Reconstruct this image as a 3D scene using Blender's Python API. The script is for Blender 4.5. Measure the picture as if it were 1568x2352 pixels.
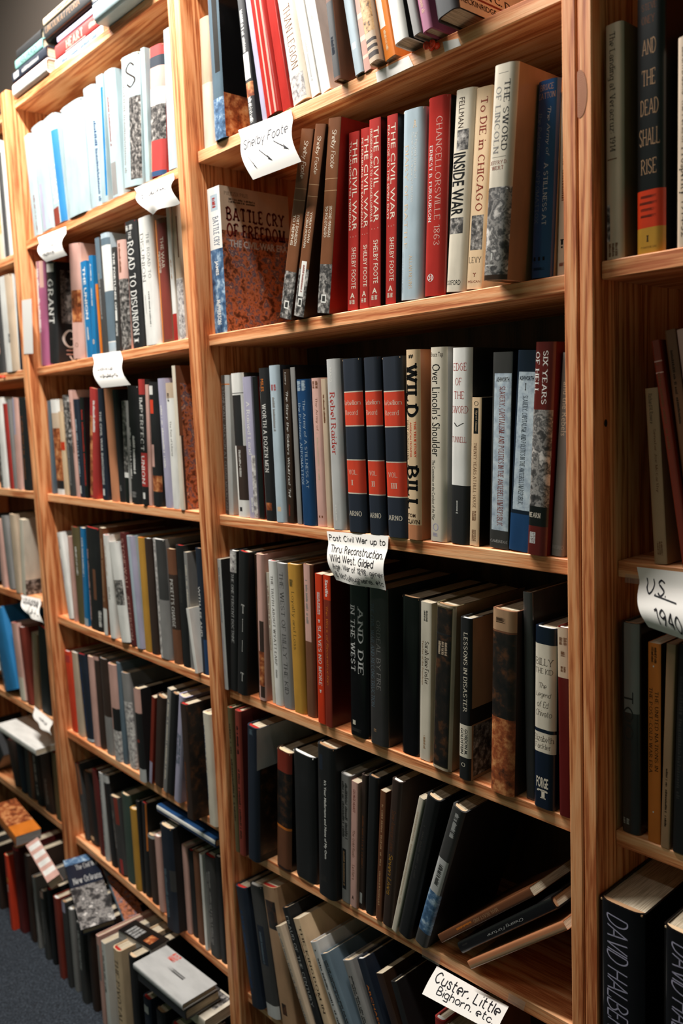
import bpy, bmesh, math, random
from mathutils import Vector, Matrix

for _o in list(bpy.data.objects):
    bpy.data.objects.remove(_o)
sc = bpy.context.scene
COL = sc.collection
rnd = random.Random(7)

# ---------------------------------------------------------------- camera
F_PX = 1948.136
YAW, PIT, ROL = math.radians(-48.0503), math.radians(-6.7808), math.radians(-2.4214)
CAM = Vector((0.5802, -0.8907, 0.0276))
_F = Vector((math.sin(YAW) * math.cos(PIT), math.cos(YAW) * math.cos(PIT), math.sin(PIT)))
_rt = Vector((math.cos(YAW), -math.sin(YAW), 0))
_up = _rt.cross(_F)
RT = _rt * math.cos(ROL) + _up * math.sin(ROL)
UP = _up * math.cos(ROL) - _rt * math.sin(ROL)
cam_data = bpy.data.cameras.new('camera')
cam = bpy.data.objects.new('camera', cam_data)
COL.objects.link(cam)
cam.matrix_world = Matrix(((RT.x, UP.x, -_F.x, CAM.x), (RT.y, UP.y, -_F.y, CAM.y), (RT.z, UP.z, -_F.z, CAM.z), (0, 0, 0, 1)))
cam_data.sensor_fit = 'VERTICAL'
cam_data.sensor_height = 36.0
cam_data.sensor_width = 24.0
cam_data.lens = F_PX / 2352 * 36.0
cam_data.clip_start = 0.02
cam_data.dof.use_dof = True
cam_data.dof.focus_distance = 1.22
cam_data.dof.aperture_fstop = 4.0
sc.camera = cam

# ---------------------------------------------------------------- light
world = bpy.data.worlds.new('room_ambient')
sc.world = world
world.use_nodes = True
world.node_tree.nodes['Background'].inputs[0].default_value = (0.052, 0.078, 0.056, 1)
world.node_tree.nodes['Background'].inputs[1].default_value = 1.3

def area(name, loc, sx, sy, power, color, tilt=0.0):
    l = bpy.data.lights.new(name, 'AREA')
    l.shape = 'RECTANGLE'
    l.size, l.size_y = sx, sy
    l.energy = power
    l.color = color
    o = bpy.data.objects.new(name, l)
    o.location = loc
    o.rotation_euler = (tilt, 0, 0)
    COL.objects.link(o)
    return o

# the fluorescent strip on the ceiling, just in front of the bookcases
area('ceiling_strip_light', (-1.05, -0.36, 1.44), 1.5, 0.08, 80.0, (1.0, 0.98, 0.95), math.radians(12))
# added fill lamp, unseen over the aisle, to brighten the right bay's spines
area('aisle_fill_light', (-0.5, -1.5, 1.5), 1.25, 0.10, 6.5, (1.0, 0.93, 0.86))

sc.view_settings.view_transform = 'Standard'
sc.view_settings.look = 'None'
sc.view_settings.gamma = 1.0
sc.view_settings.use_curve_mapping = False
sc.view_settings.exposure = 0.0

# ---------------------------------------------------------------- picture <-> place
def ray(x, y):
    return _F + RT * ((x - 784) / F_PX) + UP * ((1176 - y) / F_PX)
def un(x, y, ax, v):
    d = ray(x, y)
    return CAM + d * ((v - CAM[ax]) / d[ax])
def px(p):
    d = Vector(p) - CAM
    z = d.dot(_F)
    return 784 + F_PX * d.dot(RT) / z, 1176 - F_PX * d.dot(UP) / z
def solve_x(xp, y, zfun):
    lo, hi = -2.6, 0.5
    for _ in range(40):
        m = (lo + hi) / 2
        if px((m, y, zfun(m)))[0] < xp: lo = m
        else: hi = m
    return (lo + hi) / 2

# ---------------------------------------------------------------- materials
def s2l(c):
    c = c / 255.0
    return c / 12.92 if c <= 0.04045 else ((c + 0.055) / 1.055) ** 2.4
def lin(c):
    return (s2l(c[0]), s2l(c[1]), s2l(c[2]), 1.0)
PAL = {  # key: (rgb, word)
 'W': ((226, 222, 214), 'white'), 'IV': ((216, 204, 184), 'ivory'), 'C': ((222, 190, 152), 'cream'), 'T': ((170, 132, 98), 'tan'), 'K': ((16, 15, 15), 'black'),
 'N': ((17, 27, 42), 'navy'), 'B': ((30, 64, 104), 'blue'), 'CB': ((34, 116, 168), 'bright blue'), 'LB': ((172, 186, 193), 'pale blue'), 'LV': ((168, 162, 182), 'lavender'),
 'G': ((136, 132, 128), 'grey'), 'DG': ((58, 56, 54), 'dark grey'), 'LG': ((184, 182, 178), 'light grey'), 'R': ((170, 46, 40), 'red'), 'DR': ((88, 22, 18), 'dark red'), 'O': ((208, 58, 24), 'orange-red'),
 'OR': ((212, 118, 40), 'orange'), 'BR': ((112, 68, 42), 'brown'), 'DB': ((52, 34, 24), 'dark brown'), 'MU': ((190, 138, 48), 'mustard'), 'OL': ((90, 78, 46), 'olive'),
 'P': ((206, 160, 146), 'pink'), 'MV': ((162, 86, 118), 'mauve'), 'SB': ((92, 108, 118), 'slate blue'), 'GN': ((58, 74, 64), 'dark green'), 'RB': ((128, 46, 30), 'reddish brown'), 'BG': ((196, 172, 146), 'beige'), 'CW': ((166, 183, 185), 'glare-tinted white'), 'TO': ((196, 128, 88), 'tawny'), 'TL': ((120, 168, 160), 'teal')}  # CW is a white jacket with the cool overexposed tint put into its colour
MATS = {}
def nodes_of(m):
    m.use_nodes = True
    nt = m.node_tree
    return nt, nt.nodes['Principled BSDF']
def link(nt, a, b):
    nt.links.new(a, b)
def add(nt, kind, **kw):
    n = nt.nodes.new(kind)
    for k, v in kw.items():
        setattr(n, k, v)
    return n
def ramp(nt, stops):
    r = nt.nodes.new('ShaderNodeValToRGB')
    e = r.color_ramp.elements
    while len(e) < len(stops):
        e.new(0.5)
    for el, (p, c) in zip(e, stops):
        el.position = p
        el.color = c
    return r
def coords(nt, scale=(1, 1, 1), rot=(0, 0, 0), out='Object'):
    tc = nt.nodes.new('ShaderNodeTexCoord')
    mp = nt.nodes.new('ShaderNodeMapping')
    mp.inputs['Scale'].default_value = scale
    mp.inputs['Rotation'].default_value = rot
    link(nt, tc.outputs[out], mp.inputs[0])
    return mp.outputs[0]
def cover_mat(key, gloss):
    k = ('cover', key, gloss)
    if k in MATS: return MATS[k]
    rgb = PAL[key][0] if isinstance(key, str) else key
    m = bpy.data.materials.new('cover_' + (PAL[key][1].replace(' ', '_').replace('-', '_') if isinstance(key, str) else 'printed'))
    nt, b = nodes_of(m)
    n = add(nt, 'ShaderNodeTexNoise')
    n.inputs['Scale'].default_value = 38
    n.inputs['Detail'].default_value = 5
    link(nt, coords(nt, (1, 1, 0.35)), n.inputs['Vector'])
    c = lin(rgb)
    r = ramp(nt, [(0.3, (c[0] * .82, c[1] * .82, c[2] * .82, 1)), (0.55, c), (0.8, (min(1, c[0] * 1.1 + .006), min(1, c[1] * 1.1 + .006), min(1, c[2] * 1.1 + .006), 1))])
    link(nt, n.outputs['Fac'], r.inputs[0])
    link(nt, r.outputs[0], b.inputs['Base Color'])
    b.inputs['Roughness'].default_value = {'m': 0.62, 'g': 0.3, 's': 0.17}[gloss]
    b.inputs['Specular IOR Level'].default_value = 0.5
    MATS[k] = m
    return m
def flat_mat(name, rgb, rough=0.6):
    k = ('flat', name, rgb, rough)
    if k in MATS: return MATS[k]
    m = bpy.data.materials.new(name)
    nt, b = nodes_of(m)
    b.inputs['Base Color'].default_value = lin(rgb)
    b.inputs['Roughness'].default_value = rough
    if 'ink' in name: b.inputs['Specular IOR Level'].default_value = 0.12
    MATS[k] = m
    return m
def ink(key):
    return flat_mat('ink_' + PAL[key][1].replace(' ', '_').replace('-', '_'), PAL[key][0], 0.5)
PICS = {  # printed pictures: stops of a colour ramp over layered noise
 'photo': (120, [(0.30, (12, 11, 12)), (0.45, (60, 56, 54)), (0.56, (130, 124, 118)), (0.72, (214, 206, 198))]),
 'scene': (42, [(0.36, (14, 13, 14)), (0.45, (70, 66, 64)), (0.5, (150, 144, 138)), (0.56, (60, 58, 58)), (0.64, (206, 198, 190))]),
 'pale': (140, [(0.30, (70, 66, 70)), (0.46, (168, 160, 156)), (0.62, (220, 214, 206))]),
 'paint': (75, [(0.28, (24, 18, 18)), (0.40, (96, 52, 32)), (0.5, (186, 112, 74)), (0.58, (64, 72, 92)), (0.68, (208, 160, 128)), (0.8, (226, 200, 176))]),
 'warm': (60, [(0.3, (40, 20, 12)), (0.48, (150, 74, 36)), (0.62, (206, 138, 84)), (0.8, (226, 190, 150))]),
 'marble': (110, [(0.3, (140, 152, 166)), (0.5, (178, 190, 198)), (0.7, (206, 214, 216))]),
 'map': (150, [(0.36, (70, 46, 24)), (0.46, (190, 146, 96)), (0.66, (214, 178, 130))]),
 'blues': (70, [(0.3, (24, 40, 66)), (0.5, (74, 108, 142)), (0.66, (170, 190, 204))]),
 'dusk': (55, [(0.32, (10, 9, 9)), (0.52, (34, 24, 18)), (0.7, (92, 54, 26))])}
def pic_mat(kind):
    k = ('pic', kind)
    if k in MATS: return MATS[k]
    sc_, st = PICS[kind]
    m = bpy.data.materials.new('print_' + kind)
    nt, b = nodes_of(m)
    n = add(nt, 'ShaderNodeTexNoise')
    n.inputs['Scale'].default_value = sc_
    n.inputs['Detail'].default_value = 9
    n.inputs['Roughness'].default_value = 0.62
    n.inputs['Distortion'].default_value = 0.15
    g = nt.nodes.new('ShaderNodeNewGeometry')
    link(nt, g.outputs['Position'], n.inputs['Vector'])
    r = ramp(nt, [(p, lin(c)) for p, c in st])
    link(nt, n.outputs['Fac'], r.inputs[0])
    link(nt, r.outputs[0], b.inputs['Base Color'])
    b.inputs['Roughness'].default_value = 0.45
    MATS[k] = m
    return m
def page_mat(rgb=(206, 190, 164)):
    k = ('page', rgb)
    if k in MATS: return MATS[k]
    m = bpy.data.materials.new('paper_pages')
    nt, b = nodes_of(m)
    w = add(nt, 'ShaderNodeTexNoise')
    w.inputs['Scale'].default_value = 900
    w.inputs['Detail'].default_value = 2
    link(nt, coords(nt, (1, 0.03, 0.03)), w.inputs['Vector'])
    c = lin(rgb)
    r = ramp(nt, [(0.35, (c[0] * .6, c[1] * .57, c[2] * .52, 1)), (0.6, c)])
    link(nt, w.outputs['Fac'], r.inputs[0])
    link(nt, r.outputs[0], b.inputs['Base Color'])
    b.inputs['Roughness'].default_value = 0.85
    MATS[k] = m
    return m
def wood_mat(name, along, c0, c1, c2, ring=22.0, seed=0.0):
    """pine: long grain along the axis 'along' of the board, growth rings and fine fibres"""
    m = bpy.data.materials.new(name)
    nt, b = nodes_of(m)
    st = [1.0, 1.0, 1.0]
    st[along] = 0.045
    tc = nt.nodes.new('ShaderNodeTexCoord')
    oi = nt.nodes.new('ShaderNodeObjectInfo')
    mul = add(nt, 'ShaderNodeMath', operation='MULTIPLY')
    mul.inputs[1].default_value = 37.0
    link(nt, oi.outputs['Random'], mul.inputs[0])
    comb = nt.nodes.new('ShaderNodeCombineXYZ')
    for i in range(3):
        link(nt, mul.outputs[0], comb.inputs[i])
    va = add(nt, 'ShaderNodeVectorMath', operation='ADD')
    link(nt, tc.outputs['Object'], va.inputs[0])
    link(nt, comb.outputs[0], va.inputs[1])
    mp = nt.nodes.new('ShaderNodeMapping')
    mp.inputs['Scale'].default_value = st
    link(nt, va.outputs[0], mp.inputs[0])
    n1 = add(nt, 'ShaderNodeTexNoise')
    n1.inputs['Scale'].default_value = ring
    n1.inputs['Detail'].default_value = 1.5
    n1.inputs['Distortion'].default_value = 0.35
    link(nt, mp.outputs[0], n1.inputs['Vector'])
    m2 = add(nt, 'ShaderNodeMath', operation='MULTIPLY')
    m2.inputs[1].default_value = 46.0
    link(nt, n1.outputs['Fac'], m2.inputs[0])
    sn = add(nt, 'ShaderNodeMath', operation='SINE')
    link(nt, m2.outputs[0], sn.inputs[0])
    n2 = add(nt, 'ShaderNodeTexNoise')
    n2.inputs['Scale'].default_value = 420
    n2.inputs['Detail'].default_value = 3
    link(nt, mp.outputs[0], n2.inputs['Vector'])
    sm = add(nt, 'ShaderNodeMath', operation='MULTIPLY_ADD')
    sm.inputs[1].default_value = 0.24
    link(nt, sn.outputs[0], sm.inputs[0])
    link(nt, n2.outputs['Fac'], sm.inputs[2])
    r = ramp(nt, [(0.2, lin(c0)), (0.48, lin(c1)), (0.78, lin(c2))])
    link(nt, sm.outputs[0], r.inputs[0])
    link(nt, r.outputs[0], b.inputs['Base Color'])
    b.inputs['Roughness'].default_value = 0.55
    bp = nt.nodes.new('ShaderNodeBump')
    bp.inputs['Strength'].default_value = 0.25
    bp.inputs['Distance'].default_value = 0.001
    link(nt, sm.outputs[0], bp.inputs['Height'])
    link(nt, bp.outputs[0], b.inputs['Normal'])
    return m
WOOD_Z = wood_mat('pine_upright', 2, (172, 88, 42), (224, 142, 86), (238, 168, 114), 26)
WOOD_X = wood_mat('pine_shelf', 0, (190, 102, 54), (234, 154, 98), (246, 184, 132), 20)
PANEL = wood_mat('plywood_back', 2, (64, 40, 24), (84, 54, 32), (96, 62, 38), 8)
PAPER = flat_mat('note_paper', (222, 216, 208), 0.8)
PEN = flat_mat('marker_ink', (24, 22, 28), 0.6)

# ---------------------------------------------------------------- objects
def mesh(name, v, f, mat, smooth=None):
    me = bpy.data.meshes.new(name)
    me.from_pydata([tuple(p) for p in v], [], f)
    if mat: me.materials.append(mat)
    if smooth is not None:
        for i in smooth: me.polygons[i].use_smooth = True
    me.update()
    return me
def obj(name, me, parent=None):
    o = bpy.data.objects.new(name, me)
    COL.objects.link(o)
    if parent: o.parent = parent
    return o
def tag(o, label=None, cat=None, group=None, kind=None):
    if label: o['label'] = label
    if cat: o['category'] = cat
    if group: o['group'] = group
    if kind: o['kind'] = kind
    return o
def box(a, b):
    v = [(x, y, z) for z in (a[2], b[2]) for y in (a[1], b[1]) for x in (a[0], b[0])]
    f = [(0, 2, 3, 1), (4, 5, 7, 6), (0, 1, 5, 4), (2, 6, 7, 3), (0, 4, 6, 2), (1, 3, 7, 5)]
    return v, f
def bevel_box(a, b, r):
    """box with chamfered vertical-plane edges all round (24 corners)"""
    v = []; idx = {}
    lo, hi = a, b
    for sx in (0, 1):
        for sy in (0, 1):
            for sz in (0, 1):
                P = [hi[0] if sx else lo[0], hi[1] if sy else lo[1], hi[2] if sz else lo[2]]
                for ax in range(3):
                    q = list(P)
                    for k in range(3):
                        if k != ax:
                            q[k] += -r if (sx, sy, sz)[k] else r
                    idx[(sx, sy, sz, ax)] = len(v); v.append(tuple(q))
    f = []
    for ax in range(3):
        o1, o2 = [k for k in range(3) if k != ax]
        for s in (0, 1):
            ring = []
            for c in ((0, 0), (1, 0), (1, 1), (0, 1)):
                k = [0, 0, 0]; k[ax] = s; k[o1], k[o2] = c
                ring.append(idx[(k[0], k[1], k[2], ax)])
            f.append(tuple(ring))
        for c1 in (0, 1):
            for c2 in (0, 1):
                k0 = [0, 0, 0]; k1 = [0, 0, 0]
                k0[o1] = k1[o1] = c1; k0[o2] = k1[o2] = c2; k1[ax] = 1
                f.append((idx[(*k0, o1)], idx[(*k1, o1)], idx[(*k1, o2)], idx[(*k0, o2)]))
    for sx in (0, 1):
        for sy in (0, 1):
            for sz in (0, 1):
                f.append(tuple(idx[(sx, sy, sz, ax)] for ax in range(3)))
    # orient outward
    cx = Vector([(lo[i] + hi[i]) / 2 for i in range(3)])
    out = []
    for p in f:
        c = sum((Vector(v[i]) for i in p), Vector()) / len(p)
        n = (Vector(v[p[1]]) - Vector(v[p[0]])).cross(Vector(v[p[2]]) - Vector(v[p[0]]))
        out.append(p if n.dot(c - cx) > 0 else tuple(reversed(p)))
    return v, out

# ---------------------------------------------------------------- lettering
GL = {
'A': (6, '0238 3862 1454'), 'B': (5, '0208 ~082847462505 ~053554533202'), 'C': (5, '~57381705133253'), 'D': (5, '0208 ~08284755432202'), 'E': (4, '0208 0848 0535 0242'),
'F': (4, '0208 0848 0535'), 'G': (6, '~57381705133253 5355 3565'), 'H': (5, '0208 5258 0555'), 'I': (0, '0208'), 'J': (3, '~383522120313'), 'K': (5, '0208 5804 1552'), 'L': (4, '0208 0242'),
'M': (6, '0208 0832 3268 6862'), 'N': (5, '0208 0852 5258'), 'O': (6, '~381705133253655738'), 'P': (5, '0208 ~082847462505'), 'Q': (6, '~381705133253655738 3461'), 'R': (5, '0208 ~082847462505 2552'),
'S': (4, '~472807062544432203'), 'T': (5, '0858 3832'), 'U': (5, '~08050422435558'), 'V': (5, '0832 3258'), 'W': (8, '0822 2248 4862 6288'), 'X': (5, '0852 0258'), 'Y': (6, '0835 6835 3532'), 'Z': (5, '0858 5802 0252'),
'a': (4, '~0526454342 ~440403122243'), 'b': (4, '0208 ~052645432203'), 'c': (4, '~452605032243'), 'd': (4, '4248 ~452605032243'), 'e': (4, '0444 ~444526050322143'), 'f': (3, '~38281612 0636'), 'g': (4, '~452605032243 ~4642402000'),
'h': (4, '0208 ~05264542'), 'i': (0, '0206 .0708'), 'j': (2, '~26221000 .2728'), 'k': (4, '0208 4604 1442'), 'l': (0, '0208'), 'm': (6, '0206 ~05263532 ~35566562'), 'n': (4, '0206 ~05264542'), 'o': (4, '~26050322434526'),
'p': (4, '0006 ~052645432203'), 'q': (4, '4046 ~452605032243'), 'r': (3, '0206 ~052636'), 's': (3, '~3516052433321203'), 't': (3, '~18132232 0636'), 'u': (4, '~06032243 4642'), 'v': (4, '0622 2246'), 'w': (6, '0622 2236 3642 4266'), 'x': (4, '0642 0246'), 'y': (4, '0622 4610'), 'z': (4, '0646 4602 0242'),
'0': (4, '~28060422444628'), '1': (2, '0728 2822'), '2': (4, '~0728474502 0242'), '3': (4, '~07284725432203'), '4': (4, '3832 3804 0444'), '5': (4, '4808 0805 ~052645432203'), '6': (4, '~472805032243442504'), '7': (4, '0848 4812'), '8': (4, '~280725432203254728'), '9': (4, '~46250628474522'),
'.': (0, '.0202 '), ',': (1, '1302 '), "'": (0, '0807 '), '-': (3, '0535'), '&': (5, '~5207283705032253'), ':': (0, '.0303 .0606'), '!': (0, '0804 .0202'), '_': (5, '0121')}
def catmull(p, n=4):
    if len(p) < 3: return p
    closed = p[0] == p[-1]
    out = []
    m = len(p)
    for i in range(m - 1):
        p1, p2 = p[i], p[i + 1]
        p0 = p[i - 1] if i > 0 else (p[-2] if closed else p1)
        p3 = p[i + 2] if i + 2 < m else (p[1] if closed else p2)
        for k in range(n):
            t = k / n
            out.append(tuple(0.5 * (2 * p1[a] + (p2[a] - p0[a]) * t + (2 * p0[a] - 5 * p1[a] + 4 * p2[a] - p3[a]) * t * t + (3 * p1[a] - p0[a] - 3 * p2[a] + p3[a]) * t ** 3) for a in (0, 1)))
    out.append(p[-1])
    return out
STY = {  # thick, thin, serif width, serif height, slant, letter gap
 'r': (0.42, 0.17, 0.98, 0.36, 0, 1.7), 'R': (0.62, 0.24, 1.3, 0.52, 0, 2.0), 'B': (0.95, 0.5, 1.5, 0.85, 0, 2.2), 'n': (0.42, 0.4, 0, 0, 0.0, 1.5), 'i': (0.36, 0.2, 0.25, 0.14, 0.24, 0.9)}
def stroke_text(text, sty):
    th, tn, sw, sh, sl, gap = STY[sty]
    V = []; Fc = []
    def quad(a, b, c, d):
        k = len(V); V.extend([a, b, c, d]); Fc.append((k, k + 1, k + 2, k + 3))
    X = 0.0
    rr = random.Random(hash(text) % 1000 if False else sum(map(ord, text)))
    for ch in text:
        if ch == ' ':
            X += 3.2; continue
        if ch not in GL: continue
        w, spec = GL[ch]
        jx, jy = (0, 0) if sty != 'n' else (rr.uniform(-.15, .15), rr.uniform(-.25, .25))
        for s in spec.split():
            curve = s[0] == '~'; dot = s[0] == '.'
            if curve or dot: s = s[1:]
            p = [(int(s[i]), int(s[i + 1])) for i in range(0, len(s) - 1, 2)]
            if dot:
                x, y = X + p[0][0] + jx, (p[0][1] + p[-1][1]) / 2 + jy + 0.3
                r = th * 0.75
                quad((x - r, y - r), (x + r, y - r), (x + r, y + r), (x - r, y + r)); continue
            ends = (p[0], p[-1], p[0] == p[-1])
            if curve: p = catmull(p)
            elif sty == 'n' and len(p) == 2:
                p = [(p[0][0] + (p[1][0] - p[0][0]) * k / 4, p[0][1] + (p[1][1] - p[0][1]) * k / 4) for k in range(5)]
            q = [(X + a + jx, b + jy) for a, b in p]
            L = []; Rr = []
            for i, (a, b) in enumerate(q):
                i0, i1 = max(0, i - 1), min(len(q) - 1, i + 1)
                dx, dy = q[i1][0] - q[i0][0], q[i1][1] - q[i0][1]
                l = math.hypot(dx, dy) or 1
                nx, ny = -dy / l, dx / l
                hw = (tn + (th - tn) * (abs(dy) / l) ** 1.5) / 1.0 * 0.5 * 1.9
                L.append((a + nx * hw, b + ny * hw)); Rr.append((a - nx * hw, b - ny * hw))
            for i in range(len(q) - 1):
                quad(Rr[i], Rr[i + 1], L[i + 1], L[i])
            if sw and not ends[2]:
                for e, o in ((q[0], q[1]), (q[-1], q[-2])):
                    dx, dy = o[0] - e[0], o[1] - e[1]
                    l = math.hypot(dx, dy) or 1
                    yy = e[1] - jy
                    if abs(dy) / l > 0.7 and (abs(yy - 2) < .1 or abs(yy - 8) < .1 or abs(yy - 6) < .1 or abs(yy) < .1):
                        s2 = sh if dy > 0 else -sh
                        y0, y1 = min(e[1], e[1] + s2), max(e[1], e[1] + s2)
                        quad((e[0] - sw, y0), (e[0] + sw, y0), (e[0] + sw, y1), (e[0] - sw, y1))
                    elif abs(dx) / l > 0.95 and ch in 'EFLTZC' :
                        hgt = 1.1
                        up = 1 if yy <= 2.1 else (-1 if yy >= 7.9 else 0)
                        if up and abs(e[0] - X - jx) > (2.0 if ch != 'T' else -1):
                            y0, y1 = min(e[1], e[1] + up * hgt), max(e[1], e[1] + up * hgt)
                            quad((e[0] - tn, y0), (e[0] + tn, y0), (e[0] + tn, y1), (e[0] - tn, y1))
        X += w + gap + (th if sty != 'n' else 0.3)
    if sl:
        V = [(a + b * sl, b) for a, b in V]
    fs = []
    for f in Fc:
        a, b, c = V[f[0]], V[f[1]], V[f[2]]
        fs.append(f if (b[0] - a[0]) * (c[1] - a[1]) - (b[1] - a[1]) * (c[0] - a[0]) > 0 else f[::-1])
    return V, fs
TXT = {}
def text_geo(text, font):
    k = (text, font)
    if k in TXT: return TXT[k]
    if font in 'sS':
        cu = bpy.data.curves.new('lettering', 'FONT')
        cu.body = text
        cu.resolution_u = 2
        if font == 'S': cu.offset = 0.022
        to = bpy.data.objects.new('lettering', cu)
        me = to.to_mesh()
        V = [(v.co.x, v.co.y) for v in me.vertices]
        Fc = [tuple(p.vertices) for p in me.polygons]
        to.to_mesh_clear()
        bpy.data.objects.remove(to)
        bpy.data.curves.remove(cu)
    else:
        V, Fc = stroke_text(text, font)
    if not V: V, Fc = [(0, 0), (1, 0), (1, 1), (0, 1)], [(0, 1, 2, 3)]
    x0, x1 = min(a for a, b in V), max(a for a, b in V)
    y0, y1 = min(b for a, b in V), max(b for a, b in V)
    asp = (x1 - x0) / max(1e-6, y1 - y0)
    V = [((a - x0) / max(1e-6, x1 - x0), (b - y0) / max(1e-6, y1 - y0)) for a, b in V]
    TXT[k] = (V, Fc, asp)
    return TXT[k]
TME = {}
def text_mesh(text, font, key):
    k = (text, font, key)
    if k not in TME:
        V, Fc, _ = text_geo(text, font)
        TME[k] = mesh('lettering', [(a, b, 0) for a, b in V], Fc, ink(key))
    return TME[k]
def blur_mesh(seed, key, rows=1):
    """illegible small print: broken bars, as the photograph shows it"""
    k = ('blur', seed % 9, key, rows)
    if k not in TME:
        r = random.Random(seed % 9)
        V = []; Fc = []
        for j in range(rows):
            y0, y1 = j / rows + .08 / rows, (j + 1) / rows - .14 / rows
            x = 0.0
            while x < 0.97:
                w = r.uniform(.012, .03)
                if r.random() < .84:
                    hgt = r.choice((1, 1, .72, .72, .85))
                    a, b = y0, y0 + (y1 - y0) * hgt
                    i = len(V); V += [(x, a, 0), (min(1, x + w * .72), a, 0), (min(1, x + w * .72), b, 0), (x, b, 0)]
                    Fc.append((i, i + 1, i + 2, i + 3))
                x += w
        TME[k] = mesh('lettering', V, Fc, ink(key))
    return TME[k]

# ---------------------------------------------------------------- the room
FLOOR_Z = -1.42
def struct(name, v, f, mat, label=None, cat=None):
    o = obj(name, mesh(name, v, f, mat))
    tag(o, label, cat, None, 'structure')
    return o
def carpet():
    m = bpy.data.materials.new('carpet_pile')
    nt, b = nodes_of(m)
    n = add(nt, 'ShaderNodeTexNoise')
    n.inputs['Scale'].default_value = 210
    n.inputs['Detail'].default_value = 6
    link(nt, coords(nt), n.inputs['Vector'])
    r = ramp(nt, [(0.34, lin((20, 24, 30))), (0.52, lin((42, 48, 56))), (0.7, lin((70, 76, 84)))])
    link(nt, n.outputs['Fac'], r.inputs[0])
    link(nt, r.outputs[0], b.inputs['Base Color'])
    b.inputs['Roughness'].default_value = 0.95
    bp = nt.nodes.new('ShaderNodeBump')
    bp.inputs['Strength'].default_value = 0.8
    bp.inputs['Distance'].default_value = 0.004
    link(nt, n.outputs['Fac'], bp.inputs['Height'])
    link(nt, bp.outputs[0], b.inputs['Normal'])
    return m
struct('floor', *box((-4.2, -2.6, FLOOR_Z - .05), (2.2, .36, FLOOR_Z)), carpet(), 'blue-grey carpet floor of the aisle in front of the bookcases', 'floor')
struct('wall_back', *box((-4.2, .30, FLOOR_Z), (2.2, .36, 1.66)), flat_mat('wall_paint', (78, 70, 62), 0.9), 'plain brownish wall behind the tops of the bookcases', 'wall')
struct('ceiling', *box((-4.2, -2.6, 1.60), (2.2, .36, 1.66)), flat_mat('ceiling_paint', (150, 146, 138), 0.9), 'pale ceiling above the aisle', 'ceiling')

# ---------------------------------------------------------------- bookcases
BW = 0.019
BAYS = [  # inner left x, inner right x, recess of shelves, {level: (z left, z right[, recess])}
 (-2.50, -1.6235, .02, {'T': (.82, .82), 'A': (.468, .470), 'B': (.171, .171), 'C': (-.153, -.153), 'D': (-.452, -.455), 'E': (-.79, -.79), 'F': (-1.098, -1.098)}),
 (-1.5834, -.8264, .02, {'T': (.828, .828), 'A': (.488, .500), 'B': (.171, .181), 'C': (-.155, -.160), 'D': (-.482, -.499), 'E': (-.799, -.812), 'F': (-1.103, -1.139)}),
 (-.7863, -.0008, .02, {'T': (.83, .83), 'A': (.511, .511), 'B': (.180, .180), 'C': (-.161, -.169), 'D': (-.505, -.511), 'E': (-.832, -.804), 'F': (-1.156, -1.156)}),
 (.0388, .80, .02, {'T': (.83, .83), 'A': (.53, .53), 'B': (.187, .187, .016), 'C': (-.170, -.170, .05), 'D': (-.518, -.518, .043), 'E': (-.825, -.825), 'F': (-1.15, -1.15)})]
BACK = .262
CASE_LABEL = ['pine bookcase at the far left edge, mostly out of view', 'pine bookcase left of centre, its upper shelves brightly lit', 'pine bookcase filling the middle, with the row of red volumes', 'pine bookcase at the right edge, in shadow']
def zfun(bay, lev):
    x0, x1, rec, lv = BAYS[bay]
    a, b = lv[lev][:2]
    return lambda x: a + (b - a) * (min(max(x, x0), x1) - x0) / (x1 - x0)
def recess(bay, lev):
    l = BAYS[bay][3][lev]
    return l[2] if len(l) > 2 else BAYS[bay][2]
for bi, (x0, x1, rec, lv) in enumerate(BAYS):
    root = obj('bookcase', None)
    root.location = ((x0 + x1) / 2, 0.13, FLOOR_Z)
    tag(root, CASE_LABEL[bi], 'bookcase', 'pine bookcases along the wall')
    cx, cy, cz = root.location
    def part(name, v, f, mat, par=root):
        # meshes keep their own origin on the board so the grain runs through each board
        o = obj(name, mesh(name, v, f, mat), par)
        return o
    for side, xa in ((0, x0 - BW), (1, x1)):
        v, f = bevel_box((xa - cx + .0002, -cy, .0), (xa + BW - cx - .0002, BACK - cy, .85 - FLOOR_Z), .0016)
        part('upright', v, f, WOOD_Z)
    part('back_panel', *box((x0 - BW - cx, BACK + .0005 - cy, .02), (x1 + BW - cx, BACK + .008 - cy, .85 - FLOOR_Z)), PANEL)
    for L, zz in lv.items():
        r = zz[2] if len(zz) > 2 else rec
        v, f = bevel_box((x0 + .0004 - cx, r - cy, -.0205), (x1 - .0004 - cx, BACK - cy, 0), .0012)
        w = x1 - x0
        v = [(a, b, c - cz + zz[0] + (zz[1] - zz[0]) * ((a + cx - x0) / w)) for a, b, c in v]
        part('shelf', v, f, WOOD_X)

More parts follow.
